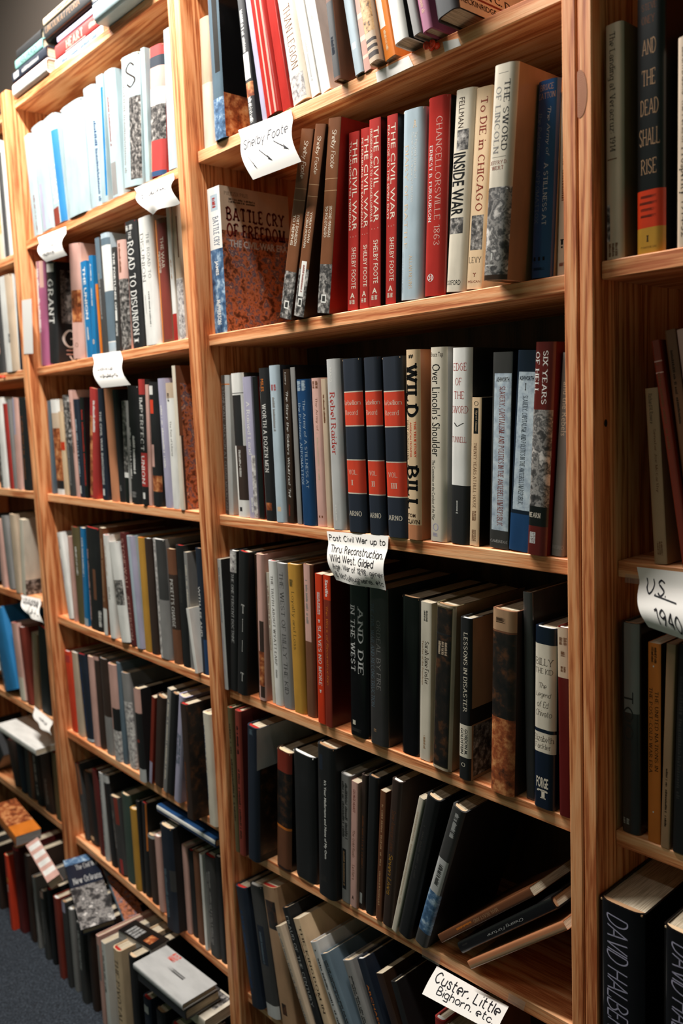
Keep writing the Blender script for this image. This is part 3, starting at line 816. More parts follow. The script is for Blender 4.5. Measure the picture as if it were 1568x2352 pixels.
# "Rebellion Record" set
def reb(n): return [('b', .185, .385, 'O'), ('b', .185, .191, 'IV', 0, 1, 2), ('b', .379, .385, 'IV', 0, 1, 2), ('b', .575, .775, 'O'), ('b', .575, .581, 'IV', 0, 1, 2), ('b', .769, .775, 'IV', 0, 1, 2),
  ('h', 'Rebellion', .235, .263, .05, .95, 'IV', 'r'), ('h', 'Record', .292, .32, .16, .84, 'IV', 'r'), ('h', 'VOL.', .635, .663, .22, .7, 'IV', 'r'), ('h', n, .695, .725, .34, .36 + .1 * len(n), 'IV', 'r'), ('h', 'ARNO', .875, .905, .14, .84, 'IV', 'R')]
shelf_row(2, 'C', [
 (517, 536, 506, 864, P, 'LG', .8, [('b', 0, 1, 'DG', 0, .5), ('t', 'STONEWALL JACKSON AT CEDAR MOUNTAIN', .08, .97, .12, .42, 'G', 'r'), ('b', .06, .068, 'OR')], {}),
 (543, 570, 527, 859, H, 'W', .3, [('b', .15, .5, 'K', .12, .85), ('b', .5, .88, 'DB', .3, 1), ('x', .53, .72, .45, .62, 'W', 2), ('b', .135, .14, 'K'), ('b', .93, .96, 'K', .3, .5)], {'rc': 'K'}),
 (573, 592, 556, 867, P, 'LV', .5, [('t', 'A Ruined Land', .17, .55, .3, .72, 'W', 'R'), ('p', .55, 1, 'pale', .6, 1), ('x', .85, .96, .3, .6, 'W')], {}),
 (594, 606, 580, 866, P, 'K', .7, [], {'rc': 'DR'}),
 (607, 628, 593, 847, H, 'K', .1, [('t', 'MILES', .07, .15, .3, .6, 'OR', 's'), ('t', 'WORTH A DOZEN MEN', .23, .68, .3, .72, 'W', 'R'), ('b', .12, .97, 'W', 0, .13), ('p', .88, .93, 'warm', .2, .8)], {}),
 (631, 656, 615, 841, H, 'LB', .0, [('x', .12, .16, .25, .8, 'R', 2), ('x', .2, .42, .3, .6, 'G'), ('b', .9, .93, 'C', .3, .65)], {'rc': 'N'}),
 (658, 677, 647, 850, P, 'DB', .4, [('t', 'Lowry', .02, .1, .25, .5, 'W', 'i'), ('t', 'The Story the Soldiers Would not Tell', .14, .83, .28, .7, 'W', 'i'), ('x', .88, .96, .3, .6, 'RB')], {'rc': 'DB'}),
 (679, 690, 665, 845, P, 'G', .5, [], {'rc': 'K'}),
 (691, 721, 676, 873, H, 'B', .3, [('x', .01, .08, .15, .85, 'LB', 2), ('t', 'The Army of A STILLNESS AT', .14, .74, .5, .74, 'LB', 'r'), ('t', 'the Potomac: APPOMATTOX', .16, .72, .18, .38, 'LB', 'r')], {'g': 's'}),
 (726, 749, 712, 870, H, 'P', .7, [('x', .02, .07, .2, .8, 'BR', 2), ('t', 'The Army of', .13, .35, .4, .66, 'BR', 'r'), ('x', .36, .7, .4, .6, 'BG'), ('h', '..', .925, .94, .3, .7, 'BR', 'B')], {}),
 (750, 761, 737, 871, P, 'BG', .8, [('x', .1, .3, .3, .7, 'BR')], {}),
 (762, 792, 744, 827, H, 'LG', .0, [('t', 'Rebel Raider', .19, .555, .28, .68, 'R', 'R'), ('t', 'BRAGG', .05, .13, .35, .5, 'W', 's'), ('x', .85, .95, .35, .48, 'W')], {'rc': 'G'}),
 (798, 840, 779, 827, H, 'N', -.3, reb('I'), {'rc': 'K'}),
 (844, 881, 831, 823, H, 'N', -.2, reb('II'), {'rc': 'K'}),
 (884, 930, 875, 822, H, 'N', -.5, reb('III'), {'rc': 'K'}),
 (933, 964, 928, 806, H, 'C', -.6, [('h', '#', .025, .045, .3, .65, 'K', 'S'), ('t', 'WILD', .07, .35, .06, .93, 'K', 'B'), ('t', 'THE TRUE STORY', .37, .56, .64, .8, 'O', 'S'), ('t', 'AMERICAN FRONTIER', .375, .56, .34, .47, 'O', 's'), ('t', 'FIRST GUNFIGHTER', .365, .575, .1, .24, 'DB', 's'), ('t', 'BILL', .6, .835, .06, .93, 'K', 'B'), ('h', 'TOM', .86, .88, .1, .7, 'DB', 'S'), ('h', 'CLAVIN', .89, .915, .06, .94, 'DB', 'S'), ('b', .92, 1, 'TO')], {'rc': 'TO', 'g': 'g'}),
 (984, 1021, 984, 801, H, 'IV', .2, [('h', 'Bruce Tap', .025, .055, .12, .85, 'DB', 's'), ('t', "Over Lincoln's Shoulder", .085, .555, .2, .72, 'K', 's'), ('t', 'The Committee on the Conduct of the War', .575, .89, .2, .4, 'DG', 's'), ('h', 'o', .905, .945, .28, .62, 'LV', 'r'), ('x', .955, .975, .25, .65, 'LV')], {'rc': 'LG', 'g': 'g'}),
 (1030, 1074, 1034, 803, H, 'W', .2, [('h', 'EDGE', .075, .115, .14, .82, 'R', 'r'), ('h', 'OF', .15, .187, .26, .6, 'R', 'r'), ('h', 'THE', .217, .255, .2, .72, 'R', 'r'), ('h', 'SWORD', .29, .327, .06, .9, 'R', 'r'), ('h', 'V', .375, .395, .2, .75, 'DG', 'i'), ('h', 'TUNNELL', .445, .475, .1, .85, 'R', 'r'), ('b', .695, 1, 'K'), ('h', 'I', .775, .83, .4, .46, 'W', 'B'), ('x', .835, .842, .36, .52, 'W')], {'rc': 'K'}),
 (1077, 1099, 1083, 915, P, 'C', .5, [('h', 'O', .025, .055, .25, .7, 'K', 'r'), ('b', .07, .24, 'K', .25, .72), ('t', 'Signet Classic', .085, .225, .38, .6, 'C', 'i'), ('t', 'TWENTY YEARS AT HULL-HOUSE', .3, .74, .3, .62, 'BR', 'r'), ('x', .76, .83, .25, .7, 'BR', 2), ('x', .89, .97, .25, .7, 'BR', 3)], {'rc': 'K'}),
 (1123, 1167, 1132, 813, P, 'DG', .5, [('p', .105, .905, 'marble', .1, .96), ('h', 'ASHWORTH', .125, .147, .2, .86, 'DG', 'S'), ('t', 'SLAVERY, CAPITALISM, AND POLITICS IN THE ANTEBELLUM REPUBLIC', .17, .88, .38, .68, 'RB', 'R'), ('h', 'CAMBRIDGE', .955, .97, .06, .95, 'LG', 'r')], {'rc': 'K'}),
 (1170, 1215, 1192, 809, P, 'N', .3, [('p', .105, .79, 'marble', .1, .96), ('h', 'ASHWORTH', .125, .147, .14, .86, 'N', 'S'), ('h', 'I', .16, .195, .44, .5, 'DG', 'B'), ('t', 'SLAVERY, CAPITALISM, AND POLITICS IN THE ANTEBELLUM REPUBLIC', .22, .76, .36, .62, 'N', 'R'), ('b', .81, 1, 'B')], {'rc': 'K'}),
 (1218, 1263, 1239, 789, H, 'W', -.8, [('b', 0, .31, 'DR'), ('t', 'SIX YEARS', .04, .285, .5, .76, 'W', 'R'), ('t', 'OF HELL', .045, .235, .1, .34, 'W', 'R'), ('p', .31, .765, 'scene'), ('b', .765, .86, 'K'), ('h', 'HEARN', .795, .82, .08, .72, 'IV', 'R'), ('b', .86, 1, 'DR'), ('b', .89, .945, 'LG', .2, .5, 2), ('h', 'LS', .893, .915, .24, .46, 'DR', 'R'), ('h', 'YU', .92, .942, .24, .46, 'DR', 'R')], {'rc': 'DR', 'g': 'g'}),
 (1276, 1306, 1303, 812, H, 'G', .4, [('t', 'and the Rebels', .14, .4, .3, .7, 'IV', 's'), ('h', 'HARVARD', .945, .965, .1, .95, 'LG', 'r')], {'snap': 0, 'g': 's'})])

shelf_row(2, 'D', [
 (511, 523, 496, 1284, P, 'LG', -1.2, [('x', .05, .5, .3, .6, 'SB'), ('x', .6, .9, .3, .6, 'LV')], {'rc': 'DG'}),
 (525, 540, 522, 1265, H, 'K', -.8, [('p', 0, .15, 'pale', .1, .95), ('t', 'THE ONE PERCENT DOCTRINE', .16, .65, .35, .7, 'LG', 'r')], {}),
 (542, 572, 545, 1268, H, 'K', -1.2, [('h', 'T', .36, .42, .5, .8, 'W', 'r'), ('h', 'I', .46, .55, .62, .68, 'W', 'r'), ('h', 'I', .61, .69, .62, .68, 'W', 'r'), ('h', 'T', .84, .9, .5, .8, 'W', 'r')], {}),
 (574, 582, 562, 1270, P, 'DB', .4, [('x', .2, .8, .3, .7, 'BR')], {}),
 (583, 605, 575, 1271, H, 'P', -.3, [('b', .45, .98, 'DB', .35, .9), ('p', .66, .9, 'warm', .2, .9)], {}),
 (608, 616, 593, 1312, P, 'IV', .4, [('x', .1, .6, .3, .7, 'RB')], {}),
 (617, 642, 599, 1285, H, 'W', .2, [('t', 'THE TRUTH ABOUT WYATT EARP', .1, .72, .36, .66, 'DB', 'R'), ('x', .75, .81, .36, .66, 'G')], {}),
 (643, 668, 627, 1292, H, 'G', .3, [('t', 'THE WEST OF BILLY THE KID', .06, .9, .3, .66, 'DG', 'r')], {}),
 (671, 698, 657, 1295, H, 'MU', .2, [('t', 'Loyalty and Loss', .18, .57, .3, .6, 'OL', 'r'), ('x', .1, .15, .2, .6, 'OL')], {'rc': 'MU'}),
 (703, 724, 693, 1296, H, 'BR', .4, [('b', 0, .5, 'P', .1, .8), ('x', .1, .4, .3, .6, 'G')], {'rc': 'DB'}),
 (730, 746, 722, 1318, P, 'O', -.4, [('t', 'SLAVES NO MORE', .34, .74, .3, .75, 'W', 'R'), ('x', .12, .27, .3, .7, 'W', 2), ('h', '!', .3, .32, .35, .65, 'W', 'B'), ('h', '!', .77, .79, .35, .65, 'W', 'B')], {}),
 (747, 763, 741, 1321, P, 'RB', -.6, [('b', 0, .16, 'O'), ('t', 'Saville', .03, .14, .3, .7, 'W', 'S'), ('t', 'The Work of Reconstruction', .2, .72, .35, .65, 'OR', 'i')], {'rc': 'DR'}),
 (800, 843, 796, 1340, H, 'K', -.2, [('t', 'AND DIE', .14, .58, .56, .84, 'LG', 'R'), ('t', 'IN THE WEST', .14, .57, .16, .42, 'LG', 'R'), ('b', .9, .93, 'IV', .25, .4), ('x', .95, .975, .15, .8, 'DG')], {'g': 's'}),
 (846, 888, 842, 1349, H, 'DG', -.5, [('t', 'ORDEAL BY FIRE', .2, .64, .5, .72, 'G', 'r'), ('t', 'THE CIVIL WAR AND RECONSTRUCTION', .1, .76, .18, .38, 'SB', 'r'), ('x', .9, .92, .3, .5, 'T')], {'g': 's'}),
 (918, 960, 918, 1370, H, 'K', .3, [], {'g': 's'}),
 (963, 987, 966, 1383, P, 'IV', .3, [('t', 'Sarah Jane Foster', .24, .51, .42, .8, 'DB', 'R'), ('x', .05, .12, .3, .7, 'DG', 2), ('t', 'Teacher of the Freedmen', .24, .52, .15, .32, 'T', 's'), ('x', .84, .93, .35, .6, 'T')], {}),
 (988, 1031, 998, 1388, H, 'OL', -.7, [('b', .0, .012, 'BG'), ('b', .985, 1, 'BG'), ('b', 0, 1, 'BG', 0, .06), ('b', 0, 1, 'BG', .9, 1), ('p', .02, .98, 'dusk', .1, .88, .6), ('b', .17, .18, 'K', .1, .88, 2), ('x', .22, .3, .25, .75, 'BG', 3)], {'rc': 'T'}),
 (1051, 1078, 1054, 1419, H, 'K', -.8, [('t', 'LESSONS IN DISASTER', .085, .575, .4, .74, 'IV', 'R'), ('b', .655, .86, 'IV'), ('t', 'GORDON M.', .68, .84, .55, .8, 'DG', 'S'), ('t', 'GOLDSTEIN', .68, .84, .2, .45, 'DG', 'S'), ('h', 'o', .895, .92, .3, .62, 'IV', 'r'), ('B', .55, .65, 0, 1, 'K'), ('P', .66, .98, .05, .9, 'photo'), ('T', 'D', .25, .34, .5, .75, 'K', 'R')], {'rc': 'T'}),
 (1121, 1190, 1126, 1399, H, 'BR', -1.0, [('b', 0, .11, 'T'), ('x', .04, .07, .2, .7, 'DB'), ('p', .12, .58, 'dusk'), ('p', .58, 1, 'warm')], {'rc': 'DB', 'd': .16}),
 (1196, 1219, 1188, 1358, H, 'DG', .6, [], {'rc': 'DG', 'g': 's'}),
 (1221, 1272, 1224, 1439, H, 'N', -.5, [('b', .09, .555, 'IV'), ('h', 'BILLY', .165, .205, .1, .92, 'DB', 'r'), ('h', 'THE KID', .22, .25, .1, .9, 'DB', 'r'), ('h', 'The', .3, .33, .3, .65, 'DB', 'i'), ('h', 'Legend', .35, .385, .15, .85, 'DB', 'i'), ('h', 'of Ed', .4, .435, .2, .75, 'DB', 'i'), ('h', 'Chivato', .45, .485, .14, .88, 'DB', 'i'), ('b', .575, .685, 'IV'), ('h', 'Elizabeth', .59, .625, .06, .95, 'DB', 'r'), ('h', 'Fackler', .635, .665, .12, .85, 'DB', 'r'), ('h', 'FORGE', .825, .885, .2, .76, 'IV', 'S'), ('h', 'T', .895, .945, .24, .74, 'IV', 'B')], {'rc': 'N', 'g': 'g'}),
 (1276, 1309, 1280, 1441, H, 'DR', -.4, [('b', .0, .26, 'BG'), ('x', .05, .09, .2, .8, 'BR', 2), ('x', .12, .15, .3, .7, 'BR'), ('x', .2, .23, .3, .7, 'BR', 2)], {'g': 's'})])

shelf_row(2, 'E', [
 (538, 548, 523, 1626, H, 'OL', -2.2, [('x', .1, .8, .3, .7, 'DB')], {}),
 (549, 562, 537, 1632, H, 'RB', -2.4, [('x', .1, .3, .3, .7, 'K'), ('x', .4, .9, .3, .7, 'DB')], {'rc': 'DR'}),
 (567, 592, 564, 1668, H, 'N', -2.4, [('x', .02, .06, .3, .7, 'SB'), ('B', 0, .3, 0, .8, 'LG'), ('P', .3, .95, .05, .8, 'dusk')], {'rc': 'K'}),
 (632, 668, 632, 1723, H, 'DB', -.6, [('b', 0, .17, 'RB'), ('p', .17, .62, 'dusk'), ('b', .63, .65, 'OR'), ('b', .65, .98, 'BR')], {'rc': 'K', 'g': 'g'}),
 (673, 722, 666, 1726, H, 'K', -.2, [], {}),
 (728, 774, 724, 1711, H, 'K', -1.6, [('t', "It's Your Misfortune and None of My Own", .22, .74, .44, .6, 'W', 'S'), ('x', .22, .6, .2, .3, 'DG'), ('b', .06, .16, 'N', .2, .4), ('x', .86, .9, .2, .7, 'DG')], {}),
 (778, 801, 776, 1776, H, 'G', -.2, [('x', .05, .5, .2, .8, 'DG', 2), ('b', .58, .9, 'K', .2, .6), ('x', .6, .88, .3, .5, 'T')], {'g': 'm'}),
 (803, 820, 806, 1795, P, 'P', -.3, [('t', 'GEORGE HEARST', .06, .24, .3, .65, 'RB', 's'), ('t', 'The Gold Rush', .38, .6, .3, .65, 'BR', 'r'), ('t', 'Letters', .66, .78, .3, .65, 'BR', 'r'), ('h', 'A', .91, .94, .3, .6, 'DB', 'B')], {}),
 (822, 834, 828, 1779, H, 'DB', .2, [('x', .3, .7, .3, .7, 'BR'), ('b', .88, .96, 'LG', .1, .6)], {}),
 (836, 858, 844, 1783, H, 'K', .0, [], {'rc': 'K'}),
 (862, 875, 873, 1817, P, 'BR', -.2, [('x', .1, .9, .35, .65, 'T')], {'snap': 0}),
 (876, 898, 898, 1793, H, 'DB', -.6, [('t', 'Some American Ladies', .2, .48, .3, .7, 'BR', 'i'), ('t', 'Seven Lives', .5, .78, .3, .7, 'MU', 'i')], {'snap': 0}),
 (899, 910, 962, 1834, P, 'IV', -.8, [('x', .1, .8, .3, .6, 'BG')], {'snap': 0}),
 (912, 941, 978, 1834, H, 'K', -1.0, [('x', .2, .6, .3, .5, 'DG')], {'snap': 0}),
 (950, 979, 1037, 1860, H, 'DG', -1.0, [('x', .03, .2, .4, .8, 'LG'), ('b', .36, .6, 'LG', .1, .9), ('x', .4, .55, .3, .7, 'DG'), ('p', .6, .9, 'blues')], {'snap': 0, 'rc': 'K'})])
# three books fallen over against the right-hand upright of the fifth row
def fallen(bl, tl, y, t, kind, col, deco, label, d=.155, gloss='g'):
    A, T = un(*bl, 1, y), un(*tl, 1, y)
    ez = (T - A); h = ez.length; ez.normalize()
    ex = Vector((ez.z, 0, -ez.x))
    r = make_book(A, ex, Vector((0, 1, 0)), ez, t, d, h, kind, col, deco, gloss=gloss)
    tag(r, label, 'book', 'books on the fifth row of the middle bay')
    return r
fallen((1004, 2147), (1214, 2038), .012, .013, P, 'BR', [('t', 'MAN, BEAST AND', .34, .6, .3, .7, 'T', 'r'), ('x', .62, .8, .3, .6, 'OR')], 'brown paperback lying slanted, uppermost of three fallen books in fifth row middle bay', .15, 's')
fallen((1048, 2166), (1262, 2062), .010, .017, H, 'K', [('t', 'Chasing Fortune', .3, .68, .35, .65, 'LG', 'i'), ('x', .9, .96, .3, .5, 'DG')], 'black hardcover lying slanted between two brown fallen books, fifth row middle bay', .16)
fallen((1072, 2208), (1291, 2116), .006, .012, P, 'TO', [('b', 0, 1, 'T', .55, .95)], 'tawny paperback lying slanted, lowest of three fallen books, fifth row middle bay', .15, 's')

shelf_row(2, 'F', [
 (575, 601, 537, 2033, H, 'N', -1.8, [('x', .2, .9, .3, .5, 'B')], {'snap': 1}),
 (610, 640, 569, 2029, H, 'DG', -1.2, [('b', .3, .6, 'N', .3, .8), ('x', .35, .6, .4, .6, 'SB'), ('b', .9, 1, 'LG')], {'snap': 1}),
 (645, 680, 597, 2030, H, 'T', -1.2, [('p', .1, .3, 'dusk', .2, .85), ('p', .82, .9, 'dusk', .3, .6)], {'snap': 1}),
 (702, 717, 632, 2129, P, 'BG', -2.4, [('x', .05, .8, .15, .5, 'G')], {'snap': 1, 'bl': (702, 2352), 't': .018}),
 (719, 735, 646, 2086, H, 'K', -2.0, [('t', 'FRAUD OF THE CENTURY', .05, .62, .35, .75, 'LG', 'r'), ('x', .75, .98, .4, .6, 'DG')], {'snap': 1, 'bl': (722, 2352), 't': .019}),
 (737, 755, 672, 2111, P, 'C', -2.0, [('t', 'THE KINGDOM IN', .05, .6, .5, .85, 'DB', 'R'), ('x', .1, .5, .2, .35, 'RB')], {'snap': 1, 'bl': (742, 2352), 't': .021}),
 (757, 775, 710, 2165, H, 'LG', -2.4, [('x', .05, .6, .4, .7, 'DG')], {'snap': 1, 'bl': (770, 2352), 't': .021}),
 (777, 800, 733, 2193, H, 'SB', -2.8, [('x', .04, .5, .3, .75, 'DG', 2), ('x', .55, .8, .3, .6, 'LG')], {'snap': 1, 'bl': (788, 2352), 't': .028}),
 (805, 830, 781, 2205, H, 'G', -1.8, [('x', .1, .6, .3, .7, 'DG', 2)], {'snap': 1, 'bl': (826, 2352), 't': .026}),
 (843, 867, 817, 2203, H, 'N', -1.6, [('t', 'ARCHAEOLOGY HISTORY', .15, .8, .4, .65, 'OR', 's')], {'snap': 1, 'bl': (862, 2352), 't': .020}),
 (880, 905, 862, 2236, P, 'DB', -1.6, [], {'snap': 1, 'bl': (897, 2352), 't': .026}),
 (905, 925, 888, 2250, H, 'K', -1.6, [], {'snap': 1, 'bl': (916, 2352), 't': .02}),
 (930, 960, 924, 2287, H, 'R', -3.4, [], {'snap': 9}),
 (970, 1010, 967, 2324, H, 'BR', -3.8, [('b', 0, 1, 'DB', 0, .2)], {'snap': 9})])

# ---------------------------------------------------------------- right bay
shelf_row(3, 'B', [
 (1390, 1432, 1384, 64, H, 'BG', .3, [('t', 'The Landing at Veracruz: 1914', .035, .535, .2, .62, 'DB', 'R'), ('b', .565, .57, 'BR', .15, .68), ('p', .76, .92, 'photo', .08, .3), ('x', .93, .99, .2, .75, 'BR', 3)], {'g': 's', 'rc': 'T'}),
 (1456, 1522, 1458, -14, H, 'K', .4, [('h', 'STEVE', .055, .08, .25, .75, 'BR', 'r'), ('h', 'ONEY', .1, .13, .25, .7, 'BR', 'r'), ('h', 'AND', .185, .245, .26, .74, 'T', 'r'), ('h', 'THE', .3, .36, .26, .72, 'T', 'r'), ('h', 'DEAD', .41, .47, .2, .82, 'T', 'r'), ('h', 'SHALL', .52, .585, .16, .86, 'T', 'r'), ('h', 'RISE', .635, .695, .22, .76, 'T', 'r'), ('b', .755, .9, 'O'), ('x', .775, .785, .15, .85, 'DB'), ('x', .8, .81, .1, .9, 'DB'), ('x', .825, .835, .15, .85, 'DB'), ('x', .85, .86, .15, .85, 'DB'), ('b', .9, 1, 'MU'), ('h', 'I', .93, .955, .42, .5, 'DB', 'B'), ('h', 'PANTHEON', .972, .98, .22, .76, 'DB', 'r')], {'rc': 'K', 'g': 'g'}),
 (1550, 1592, 1555, 89, H, 'BG', .2, [('t', 'LEUCHTENBURG', .05, .27, .3, .6, 'DB', 's'), ('t', 'the Perils of', .3, .5, .3, .5, 'DB', 'r'), ('t', 'Prosperity', .52, .75, .15, .7, 'K', 'R'), ('t', '1914-32', .78, .95, .3, .6, 'DB', 's')], {})])
shelf_row(3, 'C', [
 (1502, 1532, 1480, 894, P, 'T', .3, [('t', 'Richard H. Rovere', .03, .2, .25, .55, 'DB', 'R'), ('t', 'Senator Joe McCarthy', .23, .59, .45, .68, 'BR', 'R'), ('x', .87, .95, .3, .75, 'BR', 3)], {'snap': 1}),
 (1566, 1586, 1498, 819, H, 'RB', -.4, [('x', .1, .5, .3, .7, 'BR'), ('b', .09, .095, 'P'), ('b', .14, .145, 'P')], {'snap': 1, 'g': 's', 'h': .265}),
 (1592, 1620, 1528, 790, P, 'BR', .3, [('x', .08, .4, .3, .6, 'DB')], {'snap': 1, 'h': .275}),
 (1622, 1650, 1553, 788, H, 'P', .3, [], {'snap': 1, 'h': .275})])
shelf_row(3, 'D', [
 (1421, 1464, 1430, 1430, H, 'DG', .3, [('b', 0, .42, 'G', .2, .95), ('t', 'TOO', .32, .55, .15, .7, 'DG', 'n'), ('x', .93, .96, .1, .5, 'LG', 2)], {'g': 's', 'rc': 'K'}),
 (1483, 1512, 1493, 1477, P, 'OR', .2, [('t', 'THE UNITED NATIONS IN', .235, .635, .56, .84, 'DB', 'R'), ('t', 'THE POST-COLD WAR ERA', .22, .65, .1, .38, 'DB', 'R'), ('x', .02, .1, .25, .75, 'DB', 2), ('b', .11, .118, 'W', .4, .5), ('b', .84, .848, 'W', .4, .5)], {'rc': 'K'}),
 (1516, 1536, 1530, 1479, P, 'T', -.1, [('x', .6, .9, .35, .65, 'DB')], {}),
 (1541, 1575, 1556, 1480, H, 'K', -.2, [('x', .15, .75, .2, .5, 'DG'), ('x', .4, .6, .6, .8, 'BR')], {})])
def halb(): return [('t', 'DAVID HALBERSTAM', .06, .98, .2, .68, 'LV', 'i')]
shelf_row(3, 'E', [
 (1372, 1440, 1369, 2052, H, 'K', -2.2, halb(), {'snap': 9, 'g': 's', 'h': .235, 't': .062, 'rc': 'K', 'd': .165, 'lab': 'thick black hardcover with slanted silver lettering, beside the upright in right bay bottom corner'}),
 (1520, 1590, 1514, 2088, H, 'K', -2.2, halb(), {'snap': 9, 'g': 's', 'h': .235, 't': .062, 'd': .165, 'lab': 'thick black hardcover with slanted silver lettering at the bottom right frame edge'})])

# ---------------------------------------------------------------- left bay
shelf_row(1, 'A', [
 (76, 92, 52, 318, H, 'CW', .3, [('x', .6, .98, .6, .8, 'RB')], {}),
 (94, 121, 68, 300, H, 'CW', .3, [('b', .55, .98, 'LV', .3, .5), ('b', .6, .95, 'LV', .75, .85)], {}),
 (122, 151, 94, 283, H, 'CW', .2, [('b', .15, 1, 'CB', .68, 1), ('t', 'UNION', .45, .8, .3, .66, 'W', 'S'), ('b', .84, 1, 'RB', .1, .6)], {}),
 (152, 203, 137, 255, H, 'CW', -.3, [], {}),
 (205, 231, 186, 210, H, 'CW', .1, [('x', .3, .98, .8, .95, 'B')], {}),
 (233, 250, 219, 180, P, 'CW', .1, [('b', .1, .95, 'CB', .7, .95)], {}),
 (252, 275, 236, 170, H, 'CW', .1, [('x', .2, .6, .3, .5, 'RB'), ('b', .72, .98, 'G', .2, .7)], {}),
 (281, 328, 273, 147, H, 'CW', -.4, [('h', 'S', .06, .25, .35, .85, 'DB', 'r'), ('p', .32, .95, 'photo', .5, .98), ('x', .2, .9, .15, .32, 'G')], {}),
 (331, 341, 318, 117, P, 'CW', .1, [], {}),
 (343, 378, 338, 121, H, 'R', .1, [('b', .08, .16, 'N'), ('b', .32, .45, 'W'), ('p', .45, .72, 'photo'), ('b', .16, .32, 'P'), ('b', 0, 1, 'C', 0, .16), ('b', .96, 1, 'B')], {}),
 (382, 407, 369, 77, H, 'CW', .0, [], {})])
shelf_row(1, 'B', [
 (91, 110, 79, 607, H, 'MV', .3, [('b', 0, 1, 'P', .0, .35), ('b', .0, .25, 'P', .5, .9), ('x', .05, .7, .1, .5, 'W')], {}),
 (112, 131, 103, 608, H, 'K', .2, [('t', 'GRANT', .17, .6, .25, .85, 'W', 'R'), ('b', .02, .1, 'W', .1, .9), ('T', 'G', .66, .84, .1, .34, 'W', 'R'), ('P', .08, .6, .1, .4, 'scene'), ('B', .86, .87, .16, .44, 'P'), ('B', .9, .91, .16, .44, 'P'), ('T', 'Wi', .92, .985, .2, .46, 'W', 'S')], {'rc': 'K'}),
 (165, 192, 154, 568, H, 'P', .2, [('p', .4, .68, 'warm', .2, .95), ('b', .7, .98, 'P'), ('h', 'o', .86, .9, .4, .65, 'BR', 'r'), ('b', .3, .7, 'CB', .0, .12)], {}),
 (197, 211, 182, 604, P, 'CB', .3, [('t', 'THE UNION', .06, .6, .4, .8, 'W', 'S'), ('x', .68, .82, .4, .7, 'W'), ('b', .0, 1, 'LB', 0, .2)], {}),
 (212, 225, 202, 590, P, 'CB', .1, [('x', .08, .25, .4, .7, 'W'), ('x', .32, .5, .4, .7, 'W'), ('h', 'o', .83, .88, .3, .7, 'C', 'B')], {}),
 (226, 232, 216, 655, P, 'OR', .5, [], {}),
 (233, 245, 212, 551, H, 'DG', .5, [('x', .3, .7, .3, .7, 'G'), ('b', 0, .35, 'SB', .2, .9)], {}),
 (246, 264, 229, 540, H, 'LB', .4, [('b', .04, .1, 'SB'), ('b', .1, .48, 'W'), ('b', .48, .9, 'SB'), ('b', .9, .91, 'W')], {}),
 (266, 276, 255, 571, P, 'DG', .4, [('t', 'THE FORTUNES OF', .05, .6, .3, .7, 'W', 'S'), ('b', .6, .7, 'W', .3, .7), ('x', .72, .85, .3, .7, 'W', 2)], {}),
 (277, 296, 265, 557, H, 'P', .4, [('p', .35, 1, 'photo', .1, 1), ('x', .02, .3, .3, .6, 'BR')], {}),
 (302, 327, 283, 514, H, 'K', .1, [('x', .03, .07, .15, .85, 'W', 2), ('t', 'THE', .08, .14, .4, .65, 'W', 'R'), ('t', 'ROAD TO DISUNION', .155, .9, .25, .8, 'W', 'R'), ('t', 'I', .92, .96, .3, .7, 'W', 'R')], {}),
 (330, 363, 315, 505, H, 'W', .0, [('t', 'THE ROAD TO', .13, .48, .6, .78, 'DG', 'r'), ('t', 'DISUNION', .12, .5, .18, .42, 'DG', 'r'), ('x', .58, .86, .5, .6, 'DG'), ('x', .6, .75, .25, .35, 'LG')], {}),
 (368, 393, 353, 508, H, 'BR', .2, [('b', .0, 1, 'OR', 0, .3), ('b', .04, .98, 'RB', .36, .95), ('t', 'THE WAR', .15, .4, .55, .8, 'IV', 's'), ('x', .26, .44, .3, .5, 'IV', 2)], {}),
 (397, 406, 383, 472, P, 'W', .2, [('b', .8, 1, 'R'), ('x', .4, .55, .3, .7, 'T')], {}),
 (408, 426, 393, 469, H, 'BG', .3, [('b', .1, .4, 'BR', .6, .75), ('p', .55, 1, 'pale', .1, .9)], {})])
